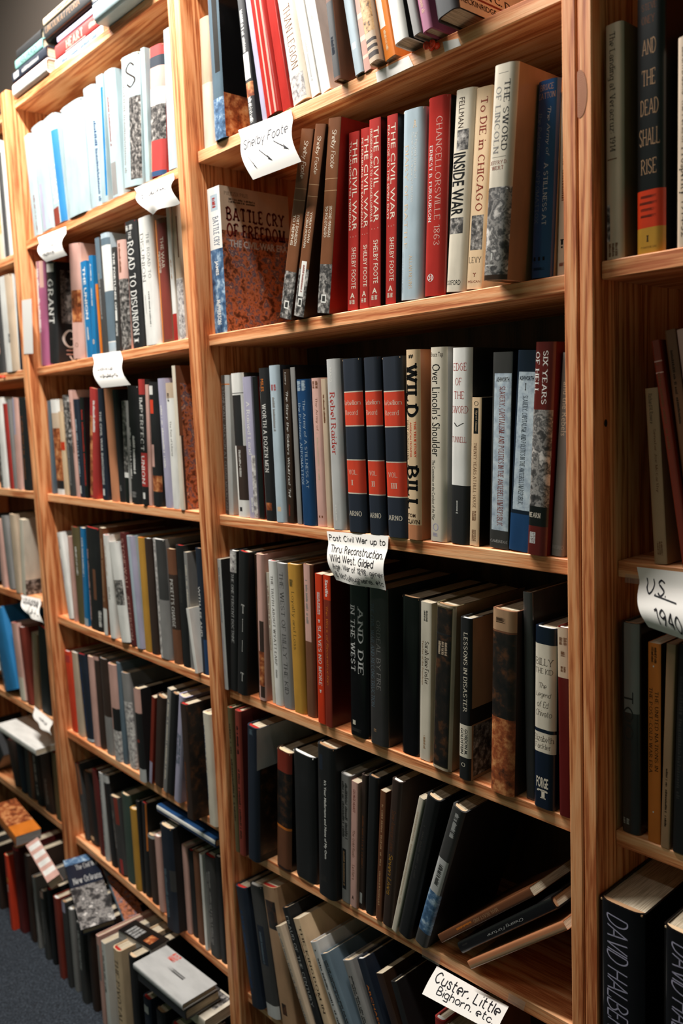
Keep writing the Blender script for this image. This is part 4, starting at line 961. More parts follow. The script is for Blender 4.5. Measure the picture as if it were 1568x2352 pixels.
shelf_row(1, 'C', [
 (119, 127, 107, 922, P, 'SB', .6, [], {}),
 (128, 146, 111, 919, H, 'BG', .5, [('b', 0, .14, 'W', .1, 1), ('p', .3, .85, 'warm'), ('b', .85, .94, 'K'), ('b', .94, 1, 'W')], {}),
 (148, 157, 133, 946, P, 'C', .4, [('b', .36, .46, 'O')], {}),
 (159, 172, 140, 909, H, 'DG', .4, [('p', 0, .5, 'photo'), ('x', .5, .9, .3, .7, 'G')], {}),
 (174, 181, 157, 897, H, 'P', .3, [('x', .1, .6, .3, .7, 'BR')], {}),
 (182, 193, 168, 918, H, 'N', .3, [('x', .2, .8, .3, .6, 'LB'), ('b', .88, .96, 'W', .1, .5)], {}),
 (194, 203, 181, 914, P, 'K', .4, [('x', .1, .9, .3, .7, 'R')], {}),
 (205, 228, 203, 896, H, 'R', .2, [('p', .25, .98, 'warm', 0, .5), ('b', .28, .55, 'W', .02, .4), ('x', .1, .4, .55, .85, 'W'), ('b', .62, .9, 'W', .0, .35)], {}),
 (231, 246, 218, 895, H, 'N', .2, [('t', 'THE CIVIL WAR IN', .2, .62, .3, .65, 'W', 's'), ('t', 'PHOTOGRAPHS', .63, .86, .3, .65, 'W', 's'), ('b', .9, .96, 'W', .3, .6)], {}),
 (250, 270, 236, 893, H, 'TO', .3, [], {}),
 (273, 286, 253, 896, H, 'K', .4, [('x', .85, .9, .3, .7, 'G')], {}),
 (288, 297, 278, 922, P, 'W', .2, [('p', 0, .7, 'photo'), ('b', .75, 1, 'K')], {}),
 (299, 324, 288, 890, H, 'K', .0, [('x', .35, .8, .1, .35, 'W'), ('x', .42, .75, .45, .7, 'W'), ('x', .9, .95, .2, .7, 'G')], {}),
 (326, 340, 315, 873, H, 'K', -.2, [('b', 0, .12, 'R'), ('t', 'IMPERFECT', .14, .56, .2, .8, 'W', 'R'), ('b', .58, .85, 'R'), ('t', 'UNION', .6, .83, .2, .8, 'W', 'R'), ('b', .9, .95, 'W', .3, .7)], {}),
 (341, 348, 331, 885, P, 'P', .2, [], {}),
 (350, 372, 338, 880, H, 'K', .0, [('b', .03, .1, 'W', .1, .6), ('b', .14, .25, 'O', .2, .6), ('b', .5, .68, 'P', .0, .5), ('p', .75, .88, 'warm')], {}),
 (377, 393, 356, 871, H, 'LV', .2, [('x', .2, .7, .3, .6, 'W')], {}),
 (396, 414, 375, 881, H, 'W', .1, [('t', 'The Fate of Liberty', .3, .58, .35, .62, 'DB', 's'), ('b', 0, .12, 'BG'), ('x', .08, .15, .3, .6, 'DB')], {}),
 (416, 426, 388, 842, H, 'IV', -.2, [('B', 0, .48, 0, 1, 'BR'), ('P', .12, 1, .05, 1, 'paint')], {'rc': 'DB', 'snap': 3.5})])
shelf_row(1, 'D', [
 (156, 168, 128, 1224, H, 'W', .5, [('x', .05, .2, .3, .5, 'G'), ('x', .3, .6, .2, .5, 'LV')], {}),
 (170, 175, 154, 1232, P, 'P', .6, [], {}),
 (177, 192, 162, 1210, H, 'OL', .5, [('x', .2, .5, .5, .8, 'W'), ('b', 0, 1, 'BR', 0, .3)], {}),
 (194, 202, 183, 1213, P, 'CB', .4, [('x', .1, .5, .3, .7, 'W'), ('b', .92, 1, 'LB')], {}),
 (205, 236, 192, 1212, H, 'K', .3, [('x', .2, .95, .1, .25, 'P'), ('b', .4, .7, 'BR', .5, .7), ('x', .8, .96, .75, .95, 'W')], {}),
 (239, 248, 227, 1213, P, 'BR', .0, [('x', .1, .7, .3, .7, 'T'), ('b', .75, 1, 'W')], {}),
 (253, 270, 232, 1228, H, 'W', -.2, [('x', .1, .4, .3, .5, 'BG'), ('t', 'GUN', .5, .62, .4, .65, 'DG', 's')], {}),
 (272, 296, 243, 1245, H, 'W', -.4, [('p', .38, .63, 'photo', .15, .95), ('t', 'ALVIN', .4, .56, .05, .18, 'DG', 's')], {}),
 (298, 310, 271, 1224, H, 'DR', -.1, [('t', 'STONEWALL JEFFERSON', .05, .95, .25, .75, 'P', 'r')], {}),
 (312, 329, 287, 1231, H, 'LB', -.2, [('b', 0, 1, 'LV', .6, 1)], {}),
 (333, 347, 312, 1234, H, 'MU', .1, [], {}),
 (349, 363, 326, 1236, H, 'DB', .1, [], {}),
 (366, 393, 345, 1237, H, 'G', -.1, [('p', 0, 1, 'pale', .0, .35), ('b', 0, .5, 'DG', .4, 1)], {}),
 (397, 415, 379, 1260, H, 'DB', .0, [('b', 0, .22, 'BR'), ('t', "PICKETT'S CHARGE", .26, .68, .3, .7, 'W', 'R'), ('b', .7, 1, 'BR')], {}),
 (417, 436, 402, 1252, H, 'K', .1, [('x', .2, .5, .3, .7, 'DG')], {}),
 (438, 446, 419, 1268, P, 'G', .3, [('x', .1, .7, .3, .7, 'IV')], {}),
 (447, 457, 432, 1440, P, 'W', -.8, [], {'snap': 5, 'h': .135}),
 (459, 473, 441, 1258, H, 'N', .2, [('t', 'WITH LEE AND', .3, .7, .2, .5, 'W', 's'), ('b', .72, 1, 'B', .6, 1)], {})])
shelf_row(1, 'E', [
 (157, 173, 138, 1491, H, 'O', .8, [('b', .05, .14, 'R', .1, .9)], {}),
 (176, 193, 159, 1495, H, 'BG', .7, [], {}),
 (195, 213, 173, 1500, H, 'N', .5, [('x', .1, .9, .3, .5, 'B'), ('b', .97, 1, 'LB')], {}),
 (215, 228, 199, 1506, H, 'P', .4, [], {}),
 (230, 240, 210, 1505, H, 'DB', .8, [('b', .0, .04, 'P')], {}),
 (243, 259, 227, 1510, H, 'G', .4, [('b', 0, .6, 'DB', .2, 1)], {}),
 (261, 280, 245, 1523, H, 'P', .0, [('b', .45, .68, 'K', .3, 1), ('p', .68, 1, 'pale')], {}),
 (283, 292, 263, 1520, H, 'SB', .4, [], {}),
 (295, 312, 274, 1543, H, 'G', .4, [('p', .3, 1, 'pale')], {}),
 (319, 337, 303, 1579, H, 'K', -1.6, [('b', 0, .26, 'P'), ('b', .86, 1, 'LG'), ('b', .55, .58, 'RB', .2, .6)], {}),
 (339, 349, 345, 1600, P, 'RB', -.6, [('b', .75, 1, 'LV', .1, .9)], {'snap': 1.2}),
 (351, 369, 356, 1599, H, 'DB', -.4, [], {'snap': 1.2}),
 (374, 383, 384, 1583, P, 'G', -.6, [('x', .1, .9, .3, .7, 'IV')], {'snap': 1.2}),
 (384, 396, 393, 1593, H, 'K', -.6, [], {'snap': 1.2}),
 (398, 412, 409, 1599, H, 'LV', -1.4, [('x', .35, .65, .2, .8, 'SB', 2)], {'snap': 1.2}),
 (424, 441, 414, 1590, H, 'DB', -3.4, [('P', .0, 1, .0, .9, 'dusk'), ('x', .5, .9, .2, .5, 'BR')], {'rc': 'K', 'h': .25, 'snap': 9, 'lab': 'tall black hardcover jutting out over the shelf edge, fifth row of left bay'}),
 (479, 499, 461, 1641, H, 'IV', -1.6, [('x', .1, .8, .05, .3, 'B')], {'h': .24, 'snap': 9, 'lab': 'white hardcover with blue lettering jutting out beside the upright, fifth row left bay'})])
shelf_row(1, 'F', [
 (192, 203, 168, 1752, H, 'DG', 1.2, [('b', 0, .4, 'BR', .5, .95), ('x', .5, .9, .3, .6, 'G')], {}),
 (205, 224, 187, 1768, H, 'K', 1.6, [('b', .9, .95, 'C', .2, .6), ('x', .3, .7, .3, .6, 'DG')], {}),
 (229, 240, 208, 1766, H, 'DR', .8, [], {}),
 (242, 252, 223, 1772, H, 'LG', .5, [('x', .05, .9, .2, .5, 'SB')], {}),
 (254, 266, 233, 1778, H, 'K', .5, [('b', 0, .08, 'LG')], {}),
 (269, 289, 249, 1826, H, 'DG', .2, [('b', 0, .35, 'RB', .55, .9), ('x', .2, .7, .1, .4, 'G'), ('b', .8, 1, 'R', .5, .8)], {}),
 (291, 308, 275, 1820, H, 'GN', .2, [], {}),
 (310, 324, 295, 1854, H, 'MU', .0, [], {}),
 (325, 331, 311, 1839, H, 'K', .4, [], {}),
 (333, 346, 323, 1842, H, 'K', .4, [('b', 0, .5, 'OR', .8, .95)], {}),
 (347, 362, 333, 1912, H, 'DB', .2, [('b', 0, .04, 'LG')], {}),
 (365, 376, 352, 1917, H, 'P', -.2, [], {}),
 (381, 408, 362, 1890, H, 'N', -2.2, [('x', .4, .9, .2, .5, 'SB'), ('b', .4, .6, 'DG', .7, 1)], {'rc': 'K'}),
 (427, 439, 417, 1941, H, 'P', .2, [], {}),
 (441, 452, 428, 1950, H, 'K', .6, [], {}),
 (454, 467, 440, 1952, H, 'BR', .2, [], {}),
 (471, 477, 457, 1961, P, 'W', .0, [], {}),
 (481, 505, 465, 1960, H, 'DG', .0, [('x', .15, .9, .2, .6, 'G', 2)], {}),
 (507, 519, 490, 1964, H, 'K', .3, [], {})])
GT = 'books piled on top of the left bay'
ZT = .8285
lie(-1.362, -1.125, .03, ZT, .024, .155, P, 'LB', [('x', .1, .9, .3, .7, 'B'), ('b', 0, 1, 'OR', 0, .25)], 'pale blue paperback lying at the bottom of the pile under the red book', GT)
lie(-1.362, -1.135, .032, ZT + .0245, .036, .155, H, 'R', [('t', 'HEART', .25, .62, .2, .75, 'P', 'B'), ('b', .22, .66, 'W', .12, .17), ('x', .75, .95, .3, .7, 'P')], 'red hardcover with pale block lettering lying in the pile above the left bay', GT)
lie(-1.355, -1.14, .036, ZT + .0610, .017, .15, H, 'LV', [], 'lavender hardcover lying on top of the red book above the left bay', GT)
lie(-1.405, -1.17, .028, ZT + .0785, .036, .155, H, 'K', [('t', 'LINCOLN AT PEORIA', .04, .8, .45, .85, 'T', 'r'), ('b', 0, 1, 'BR', .1, .15)], 'black hardcover with tan capitals lying high in the pile above the left bay', GT)
lie(-1.408, -1.18, .03, ZT + .1150, .018, .15, H, 'BG', [('x', .2, .7, .3, .7, 'BR')], 'beige hardcover lying uppermost in the pile above the left bay', GT)
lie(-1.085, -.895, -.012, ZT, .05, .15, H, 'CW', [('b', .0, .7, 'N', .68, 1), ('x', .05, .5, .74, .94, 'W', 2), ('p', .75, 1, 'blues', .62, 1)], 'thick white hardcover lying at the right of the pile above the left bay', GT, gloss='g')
lie(-1.09, -.90, -.004, ZT + .0505, .03, .15, H, 'N', [('x', .1, .8, .3, .7, 'LB', 2)], 'navy hardcover lying on the thick white book above the left bay', GT)
lie(-1.570, -1.372, .012, ZT, .033, .15, H, 'W', [('b', 0, 1, 'R', .9, 1)], 'white hardcover lying lowest in the small pile at far left, above bay', GT)
lie(-1.575, -1.375, .016, ZT + .0335, .028, .15, H, 'N', [('x', .3, .8, .3, .7, 'LG'), ('b', .05, .2, 'LG', .3, .8)], 'navy hardcover lying second from bottom in the small left pile above the bay', GT)
lie(-1.560, -1.40, .02, ZT + .062, .026, .14, H, 'TL', [('t', 'GUARD', .2, .8, .25, .75, 'DG', 's')], 'teal hardcover lying third in the small left pile above the bay', GT)
lie(-1.572, -1.425, .03, ZT + .0885, .030, .14, H, 'K', [], 'black-edged hardcover lying uppermost in the small left pile above the bay', GT, rcol='BG')

# a blue book lying across the tops of the sixth row
zr = zfun(1, 'F')(-1.0) + .2
lie(-1.10, -.862, .012, -.868, .019, .16, H, 'B', [('b', 0, 1, 'W', .5, .92)], 'blue hardcover lying flat across the tops of the left bay sixth row', 'books on the sixth row of the left bay', gloss='g')

# ---------------------------------------------------------------- far-left bay
shelf_row(0, 'A', [
 (-10, 6, -40, 320, H, 'BG', .3, [('p', .1, .8, 'map')], {}),
 (8, 19, -18, 330, H, 'W', .2, [('b', .1, 1, 'DG', .6, 1)], {}),
 (20, 29, 0, 345, H, 'W', .2, [], {}),
 (30, 39, 22, 424, P, 'DB', .1, [('b', .2, 1, 'LV', 0, .4)], {})])
shelf_row(0, 'B', [
 (-4, 9, -20, 648, H, 'DG', .2, [('x', .3, .8, .3, .7, 'P')], {}),
 (11, 41, -8, 640, H, 'W', -.2, [('b', 0, 1, 'BG', .6, 1), ('x', .6, .7, .5, .7, 'G')], {}),
 (44, 56, 31, 623, H, 'N', .1, [('b', .0, .06, 'P')], {})])
shelf_row(0, 'C', [
 (-2, 19, -20, 915, H, 'W', .2, [('p', .5, 1, 'photo', 0, .5)], {}),
 (21, 29, 7, 928, P, 'R', .2, [], {}),
 (31, 37, 16, 918, P, 'G', .4, [], {}),
 (38, 51, 25, 916, H, 'P', .1, [('b', 0, .4, 'LV', .1, .5)], {}),
 (53, 70, 39, 916, H, 'K', .2, [('x', .2, .9, .3, .6, 'BR')], {})])
shelf_row(0, 'D', [
 (-20, 2, -45, 1190, H, 'DG', .3, [], {}),
 (4, 17, -12, 1192, H, 'P', .2, [], {}),
 (18, 31, -2, 1185, H, 'G', .3, [], {}),
 (33, 47, 20, 1181, H, 'BG', -.1, [], {}),
 (51, 60, 43, 1194, P, 'IV', -.2, [('P', .8, 1, .0, .9, 'photo')], {'rc': 'IV', 'd': .15})])
shelf_row(0, 'E', [
 (-30, 5, -62, 1440, H, 'W', .3, [], {}),
 (8, 42, -28, 1405, H, 'CB', -.4, [('p', 0, 1, 'blues', .0, .3)], {}),
 (45, 60, 22, 1430, H, 'P', .2, [('b', .7, 1, 'IV', .1, .9)], {}),
 (62, 74, 40, 1440, H, 'RB', .2, [], {}),
 (79, 91, 72, 1455, P, 'T', .3, [('x', .1, .6, .2, .6, 'P')], {}),
 (93, 117, 84, 1440, H, 'K', .2, [], {})])
shelf_row(0, 'F', [
 (-10, 30, -40, 1690, H, 'K', .4, [], {}),
 (33, 47, 12, 1700, H, 'DB', .3, [], {}),
 (48, 60, 33, 1700, H, 'N', .3, [], {}),
 (62, 80, 50, 1705, H, 'DG', .4, [('b', 0, 1, 'BR', .7, .95)], {}),
 (84, 98, 66, 1690, H, 'K', .3, [('x', .2, .9, .3, .6, 'LG')], {}),
 (101, 122, 84, 1705, H, 'DB', .3, [('x', .5, .9, .4, .7, 'G')], {}),
 (128, 142, 114, 1725, H, 'OL', .2, [], {}),
 (144, 151, 128, 1727, P, 'P', .0, [], {})])
lie(-1.98, -1.685, -.03, -.885, .016, .15, P, 'W', [], 'white paperback lying on the tops of the far-left bay sixth row', 'books on the sixth row of the far-left bay')

# ---------------------------------------------------------------- books on the floor under the lowest shelf
GF = 'books standing on the carpet under the lowest shelf'
YF = -.09
def floor_row(items):
    prev = -9
    for i, (xl, xt, yt, t, kind, col, deco, y) in enumerate(items):
        T = un(xt, yt, 1, y)
        h = T.z - FLOOR_Z
        x = max(T.x, prev + .001)
        h = min(h, zfun(1, 'F')(x + t) - .024 - FLOOR_Z)
        if x > -1.085: h = min(h, -1.243 - FLOOR_Z)
        prev = x + t
        dd = min(.17, h * .68)
        if any(x < ub and x + t > ua for ua, ub in ((-1.644, -1.563), (-.847, -.766))): dd = -y - .002
        r = make_book(Vector((x, y, FLOOR_Z + .0006)), Vector((1, 0, 0)), Vector((0, 1, 0)), Vector((0, 0, 1)), t, dd, h, kind, col, deco, gloss='m')
        tag(r, '%s, %s from left in row on the carpet' % (looks(kind, col, deco), ORD[i + 1]), 'book', GF)
floor_row([
 (0, -40, 1925, .03, H, 'DG', [], -.08),
 (0, -18, 1940, .028, H, 'DB', [], -.085),
 (0, 8, 1961, .024, H, 'O', [('b', .3, .36, 'OR', .2, .8), ('x', .4, .5, .2, .7, 'W')], -.10),
 (0, 22, 1938, .036, H, 'DR', [('b', 0, .03, 'R')], -.085),
 (0, 52, 1960, .03, H, 'DB', [], -.08),
 (0, 72, 2012, .018, H, 'G', [('x', .1, .9, .3, .6, 'DG')], -.08),
 (0, 89, 2043, .024, H, 'DG', [('b', 0, .1, 'P', .1, .9), ('x', .3, .8, .2, .6, 'G')], -.085),
 (0, 105, 2040, .022, H, 'K', [], -.08),
 (0, 120, 2058, .026, H, 'RB', [], -.09),
 (0, 139, 2068, .022, H, 'DG', [('b', 0, .12, 'LV', .2, .9)], -.09),
 (0, 155, 2085, .02, H, 'G', [], -.085),
 (0, 172, 2115, .028, H, 'DG', [('x', .1, .6, .3, .7, 'LG', 2)], -.09),
 (0, 196, 2125, .024, H, 'DB', [], -.085),
 (0, 219, 2147, .014, H, 'P', [('b', .1, .5, 'G', .3, .9)], -.09),
 (0, 231, 2161, .02, P, 'W', [('x', .1, .6, .2, .6, 'DG')], -.09),
 (0, 257, 2174, .032, H, 'C', [('t', 'THE PIVOTAL', .1, .75, .25, .75, 'DB', 'R'), ('b', .78, 1, 'K')], -.095),
 (0, 292, 2190, .03, H, 'K', [], -.085),
 (0, 322, 2235, .03, H, 'N', [('b', .1, .2, 'LG', .2, .8)], -.085),
 (0, 350, 2248, .034, H, 'K', [], -.085),
 (0, 385, 2265, .034, H, 'DG', [], -.085),
 (0, 416, 2290, .030, H, 'DB', [], -.085)])
# books lying loose on the tops of that row
GL_ = 'books lying on the row that stands on the carpet'
def tilted(c_bl, c_tl, c_br, zbl, ztl, zbr, t, d_h, kind, col, deco, label, rcol=None, gloss='g', page=None):
    """front cover up: pixel corners of the cover (spine-bottom, spine-top, fore-edge-bottom) with the height of each"""
    A, T, Bv = un(*c_bl, 2, zbl), un(*c_tl, 2, ztl), un(*c_br, 2, zbr)
    ez = (T - A); h = ez.length; ez.normalize()
    ey = (Bv - A); ey -= ez * ey.dot(ez); d = ey.length; ey.normalize()
    ex = ey.cross(ez)
    if d_h: h, d = d_h
    r = make_book(A - ex * t, ex, ey, ez, t, d, h, kind, col, deco, gloss=gloss, rcol=rcol, page=page)
    tag(r, label, 'book', GL_)
    return r
tilted((186, 2136), (145, 1977), (264, 2104), -1.19, -1.14, -1.185, .018, None, H, 'N', [('P', .44, 1, 0, 1, 'scene'), ('P', 0, .1, 0, .9, 'blues'), ('T', 'The Civil War', .12, .2, .3, .98, 'LG', 'R'), ('T', 'New Orleans', .3, .4, .12, .98, 'LG', 'R')], 'blue book with pale lettering and grey photograph cover, lying face up on floor row', rcol='N')
tilted((284, 2116), (228, 1972), (326, 2092), -1.2, -1.157, -1.198, .016, None, H, 'SB', [('P', .3, 1, 0.05, 1, 'paint'), ('B', 0, .3, 0, 1, 'SB'), ('X', .05, .25, .3, .7, 'LG', 2)], 'slate blue book with pink battle cover, lying right of the blue photograph book', rcol='SB')
tilted((312, 2112), (389, 2156), (255, 2127), -1.165, -1.165, -1.165, .03, None, P, 'K', [('X', .5, .85, .3, .9, 'LG', 4), ('P', .15, .35, .3, .8, 'warm')], 'black paperback with thick white pages lying face up above the grey box-like book', rcol='K', page=page_mat((196, 190, 186)))
tilted((418, 2308), (305, 2213), (505, 2265), -1.165, -1.165, -1.165, .014, None, H, 'LG', [('T', 'MINUTES', .2, .34, .72, .98, 'O', 'S'), ('X', .3, .7, .5, .6, 'DG', 1)], 'large light grey book with red lettering lying flat at the bottom left', rcol='LG')
tilted((424, 2322), (316, 2232), (512, 2276), -1.182, -1.182, -1.182, .024, None, H, 'DG', [], 'dark grey book lying under the large light grey book', rcol='DG')
tilted((470, 2345), (400, 2290), (545, 2300), -1.212, -1.212, -1.212, .024, None, P, 'IV', [('P', .3, .9, .4, .95, 'photo')], 'ivory paperback lying lowest under the dark grey book beside the upright', rcol='IV')
tilted((108, 2028), (58, 1942), (146, 2022), -1.155, -1.105, -1.15, .03, None, P, 'P', [('B', .08, .2, .1, .95, 'W'), ('B', .3, .42, .1, .95, 'W'), ('B', .52, .64, .1, .95, 'W'), ('B', .74, .86, .1, .95, 'W')], 'pink paperback with white stripes lying tilted beside the blue photograph book', rcol='P')
tilted((36, 1922), (-20, 1850), (90, 1898), -1.09, -1.07, -1.09, .03, None, P, 'OR', [('P', 0, .7, 0, 1, 'warm')], 'orange paperback with warm picture cover lying at the left frame edge above floor row', rcol='OR', page=page_mat((176, 170, 168)))

# ---------------------------------------------------------------- handwritten notes on the shelf edges
def note(tl, tr, bl, br, ytop, ybot, lines, label, curl=.012, ripple=0.0, mat=PAPER, scrib=False, fold=.25, pen=PEN):
    A, B, C_, D = un(*tl, 1, ytop), un(*tr, 1, ytop), un(*bl, 1, ybot), un(*br, 1, ybot)
    def S(u, v):
        p = (A.lerp(B, u)).lerp(C_.lerp(D, u), v)
        k = max(0.0, (v - fold) / (1 - fold))
        off = curl * math.sin(math.pi * min(1, k)) + ripple * math.sin(u * 7 + v * 5) * k
        if v < fold: # lies against the shelf edge
            p = p.copy(); p.y = min(p.y, ytop + (ybot - ytop) * v)
        return p + Vector((0, -off, 0))
    def N(u, v):
        a, b = S(u + .01, v) - S(u - .01, v), S(u, v + .01) - S(u, v - .01)
        n = b.cross(a).normalized()
        return n if n.y < 0 else -n
    def Q(u, v):
        return S(u, v) - c + N(u, v) * .0005
    nu, nv = 12, 18
    c = S(.5, 0)
    v = [S(i / nu, j / nv) - c for j in range(nv + 1) for i in range(nu + 1)]
    f = [(j * (nu + 1) + i, (j + 1) * (nu + 1) + i, (j + 1) * (nu + 1) + i + 1, j * (nu + 1) + i + 1) for j in range(nv) for i in range(nu)]
    n0 = len(v)
    back = [p + Vector((0, .0003, 0)) for p in v]
    v2 = v + back
    f2 = f + [tuple(n0 + k for k in reversed(q)) for q in f]
    root = obj('paper_note', None)
    root.location = c
    obj('sheet', mesh('sheet', v2, f2, mat, range(len(f2))), root)
    for (txt, u0, u1, v0, v1, slope) in lines:
        if txt == '_':
            V = [(0, 0), (.25, 0), (.5, 0), (.75, 0), (1, 0), (1, 1), (.75, 1), (.5, 1), (.25, 1), (0, 1)]
            Fc = [(0, 1, 8, 9), (1, 2, 7, 8), (2, 3, 6, 7), (3, 4, 5, 6)]
            pts = [Q(u0 + (u1 - u0) * a, v0 + slope * a - b * .022) for a, b in V]
        elif txt == '->':
            V = [(k / 8 * .8, .44) for k in range(9)] + [(k / 8 * .8, .58) for k in range(9)] + [(.62, .2), (1, .5), (.62, .8), (.75, .5)]
            Fc = [(k, k + 1, 10 + k, 9 + k) for k in range(8)] + [(18, 19, 21), (21, 19, 20)]
            V = [((a * (u1 - u0) + u0), v0 + (v1 - v0) * a - (b - .5) * .16) for a, b in V]
            pts = [Q(a, b) for a, b in V]
        elif txt.startswith('~'):
            r = random.Random(len(txt))
            V = []; Fc = []
            x = 0
            while x < 1:
                w = r.uniform(.03, .07); a = r.uniform(0, .3); b = r.uniform(.6, 1); sl = r.uniform(-.03, .05)
                k = len(V); V += [(x, a), (x + .022, a), (x + .022 + sl, b), (x + sl, b)]; Fc.append((k, k + 1, k + 2, k + 3))
                if r.random() < .6:
                    k = len(V); V += [(x, a), (x + w, a + .05), (x + w, a + .18), (x, a + .12)]; Fc.append((k, k + 1, k + 2, k + 3))
                x += w
            pts = [Q(min(1, u0 + (u1 - u0) * a), v1 - (v1 - v0) * b + slope * a) for a, b in V]
        else:
            V, Fc, _ = text_geo(txt, 'n')
            pts = [Q(u0 + (u1 - u0) * a, v1 - (v1 - v0) * b + slope * a) for a, b in V]
        obj('handwriting', mesh('handwriting', pts, [q for q in Fc], pen), root)
    tag(root, label, 'note', 'handwritten paper notes on the shelf edges')
    return root
LY = .0190   # just in front of the shelf edges
note((547, 299), (668, 252), (581, 413), (692, 371), .0185, -.012,
     [('Shelby Foote', .06, .93, .24, .52, -.03), ('->', .12, .2, .58, .86, 0), ('->', .36, .54, .56, .82, 0), ('->', .66, .9, .5, .74, 0)], 'white paper note with three arrows hanging from the first shelf edge, middle bay', .010, 0, fold=.2)
note((750, 1220), (892, 1231), (768, 1333), (884, 1357), .0185, -.004,
     [('Post Civil War up to', .03, .96, .06, .22, .0), ('Thru: Reconstruction,', .06, .97, .26, .42, .02), ('Wild West, Gilded', .05, .84, .44, .6, .02), ('Age, War of 1898, gener', .06, .99, .62, .78, .03), ('& McCulloughiana, etc', .06, .97, .8, .95, .02)], 'densely handwritten note hanging below the third shelf edge, middle bay', .008, .004, fold=.25)
note((1003, 2219), (1168, 2312), (969, 2283), (1138, 2374), .0185, -.03,
     [('Custer, Little', .06, .95, .1, .48, 0), ('Bighorn, etc...', .16, .97, .48, .88, 0)], 'white note with large handwriting below the fifth shelf edge, middle bay', .002, 0, fold=.1)
note((1462, 1302), (1600, 1318), (1489, 1440), (1606, 1482), .0482, .012,
     [('U.S.', .14, .5, .16, .42, 0), ('1940', .3, .78, .56, .86, .06), ('_', .3, .7, .42, .5, .05)], 'curled white note reading a country and year, on the right bay shelf edge', .014, 0, fold=.25)
note((212, 815), (276, 806), (233, 891), (300, 884), .0185, -.02,
     [('~abc', .15, .7, .4, .55, 0), ('~abcde', .2, .8, .6, .75, 0)], 'curled note with faint handwriting below the second shelf edge, left bay', .010, 0, fold=.25)
note((86, 546), (151, 520), (106, 602), (154, 586), .0185, -.015,
     [('~hand', .2, .8, .4, .65, 0), ('~x', .1, .6, .7, .85, 0)], 'bright note at the left end of the first shelf edge, left bay', .012, 0, fold=.25)
note((308, 432), (398, 398), (345, 492), (410, 466), .0185, -.02,
     [('~writing here', .1, .85, .3, .55, 0)], 'crumpled note at the right end of the first shelf edge, left bay', .012, .006, fold=.2)
note((48, 1366), (93, 1376), (62, 1412), (99, 1433), .0185, -.02, [('~dark', .1, .9, .3, .8, 0), ('~darker', .1, .9, .1, .4, 0)], 'scribbled dark note on the fourth shelf edge, far-left bay', .008, .004, fold=.2)
note((78, 1622), (121, 1657), (84, 1662), (116, 1690), .0185, -.01, [('~q', .3, .8, .3, .5, 0)], 'small folded white note on the fifth shelf edge, far-left bay', .006, .004, fold=.2)
# clear sticky tape holding two of the notes
def tape_mat():
    m = bpy.data.materials.new('clear_tape')
    nt, b = nodes_of(m)
    b.inputs['Base Color'].default_value = lin((190, 176, 160))
    b.inputs['Roughness'].default_value = .25
    b.inputs['Alpha'].default_value = .32
    return m
TM = tape_mat()
def tape(par, pts, y):
    q = [un(*p, 1, y) - par.location for p in pts]
    obj('tape', mesh('tape', q, [(0, 1, 2, 3)], TM), par)
NOTES = [o for o in bpy.data.objects if o.name.startswith('paper_note')]
tape(NOTES[2], [(969, 2197), (968, 2177), (1012, 2198), (1008, 2219)], .0185)
tape(NOTES[2], [(1165, 2300), (1168, 2280), (1207, 2302), (1202, 2322)], .0185)
tape(NOTES[3], [(1434, 1338), (1436, 1318), (1470, 1322), (1468, 1342)], .0485)
# peg hole in the side board of the right-hand bookcase
pc = un(1391, 972, 0, .0391) - CASES[3].location
ph = [(0, .0035 * math.cos(i * math.pi / 8), .0045 * math.sin(i * math.pi / 8)) for i in range(16)]
o = obj('peg_hole', mesh('peg_hole', [pc + Vector(p) for p in ph], [tuple(range(16))], flat_mat('dark_hole', (8, 7, 6), .9)), CASES[3])
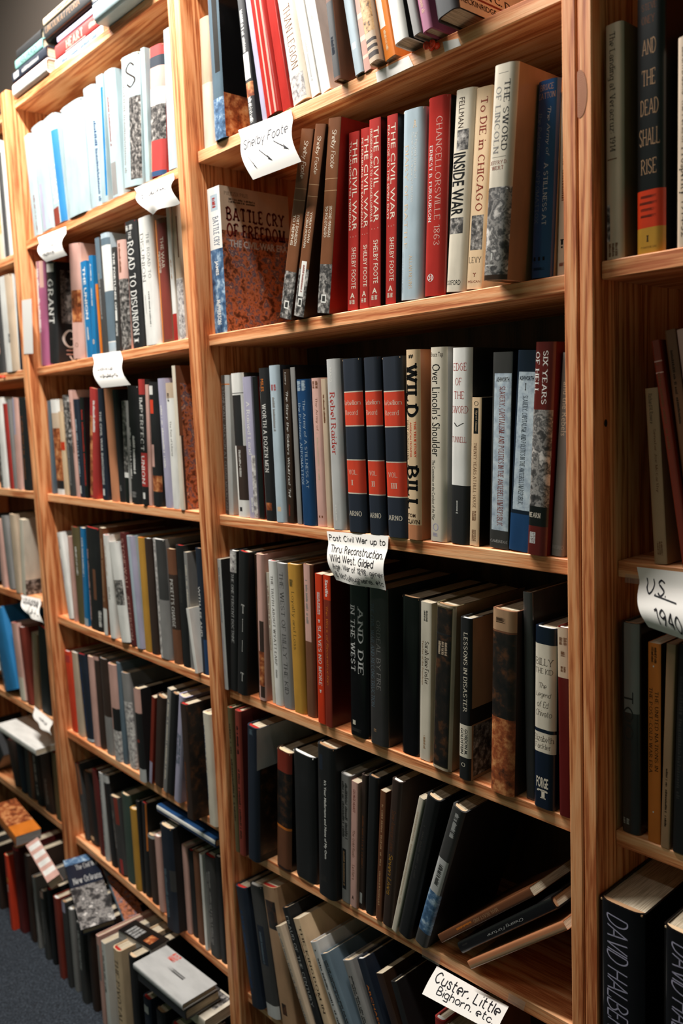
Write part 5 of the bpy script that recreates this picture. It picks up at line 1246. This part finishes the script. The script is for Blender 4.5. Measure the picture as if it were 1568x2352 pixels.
# blank strips
def strip(tl, tr, bl, br, y, label, name='paper_label'):
    q = [un(*p, 1, y) for p in (tl, tr, br, bl)]
    c = (q[0] + q[2]) / 2
    v = [p - c for p in q] + [p - c + Vector((0, .0004, 0)) for p in q]
    f = [(3, 2, 1, 0), (4, 5, 6, 7), (0, 1, 5, 4), (1, 2, 6, 5), (2, 3, 7, 6), (3, 0, 4, 7)]
    o = obj(name, mesh(name, v, f, PAPER))
    o.location = c
    tag(o, label, 'label', 'blank paper labels')
strip((862, 166), (938, 128), (866, 190), (949, 151), LY + .0002, 'blank white paper strip on the first shelf edge, middle bay, below the leaning books')
strip((1016, 96), (1052, 88), (1021, 119), (1058, 104), LY + .0002, 'small blank white paper tag beside the red push pins, first shelf edge')
strip((50, 690), (72, 686), (55, 813), (76, 812), -.0006, 'tall blank white card taped on the upright between the two left bays')

def pin(x, y, yy, label, r=.0055, key='O'):
    c = un(x, y, 1, yy)
    root = obj('push_pin', None)
    root.location = c
    prof = [(0, .000), (.0035, .0), (.0048, .0025), (.0030, .005), (.0026, .0085), (.0050, .011), (.0050, .0135), (.0, .0145)]
    n = 12
    v = []; f = []
    for rr, hh in prof:
        for i in range(n):
            a = 2 * math.pi * i / n
            v.append((rr * math.cos(a), -hh, rr * math.sin(a)))
    for j in range(len(prof) - 1):
        for i in range(n):
            f.append((j * n + i, j * n + (i + 1) % n, (j + 1) * n + (i + 1) % n, (j + 1) * n + i))
    obj('head', mesh('head', v, f, cover_mat(key, 's'), range(len(f))), root)
    nv, nf = box((-.0005, 0, -.0005), (.0005, .008, .0005))
    obj('needle', mesh('needle', nv, nf, flat_mat('steel', (150, 150, 150), .3)), root)
    tag(root, label, 'push pin', 'push pins in the shelf edges')
pin(993, 110, .0195, 'red push pin, left one of the pair on the first shelf edge, middle bay')
pin(1006, 106, .0195, 'red push pin, right one of the pair on the first shelf edge, middle bay')
pin(11, 866, .0195, 'orange push pin in the second shelf edge, far-left bay')


# the cream book that leans left over the shelf edge at the right end of the first row, middle bay
th_ = math.radians(-9)
r = make_book(Vector((-.170, -.022, .5125)), Vector((math.cos(th_), 0, -math.sin(th_))), Vector((0, 1, 0)), Vector((math.sin(th_), 0, math.cos(th_))), .036, .155, .22, H, 'K',
    [('T', 'BRECKINRIDGE: STATESMAN', .925, .96, .03, .97, 'DB', 'S'), ('B', .898, .912, .02, .97, 'RB'), ('T', 'WILLIAM C. DAVIS', .84, .885, .03, .98, 'DB', 'S')], gloss='m', rcol='IV')
tag(r, 'black-spined hardcover with cream cover leaning left, right end of first row, middle bay', 'book', 'books on the first row of the middle bay')
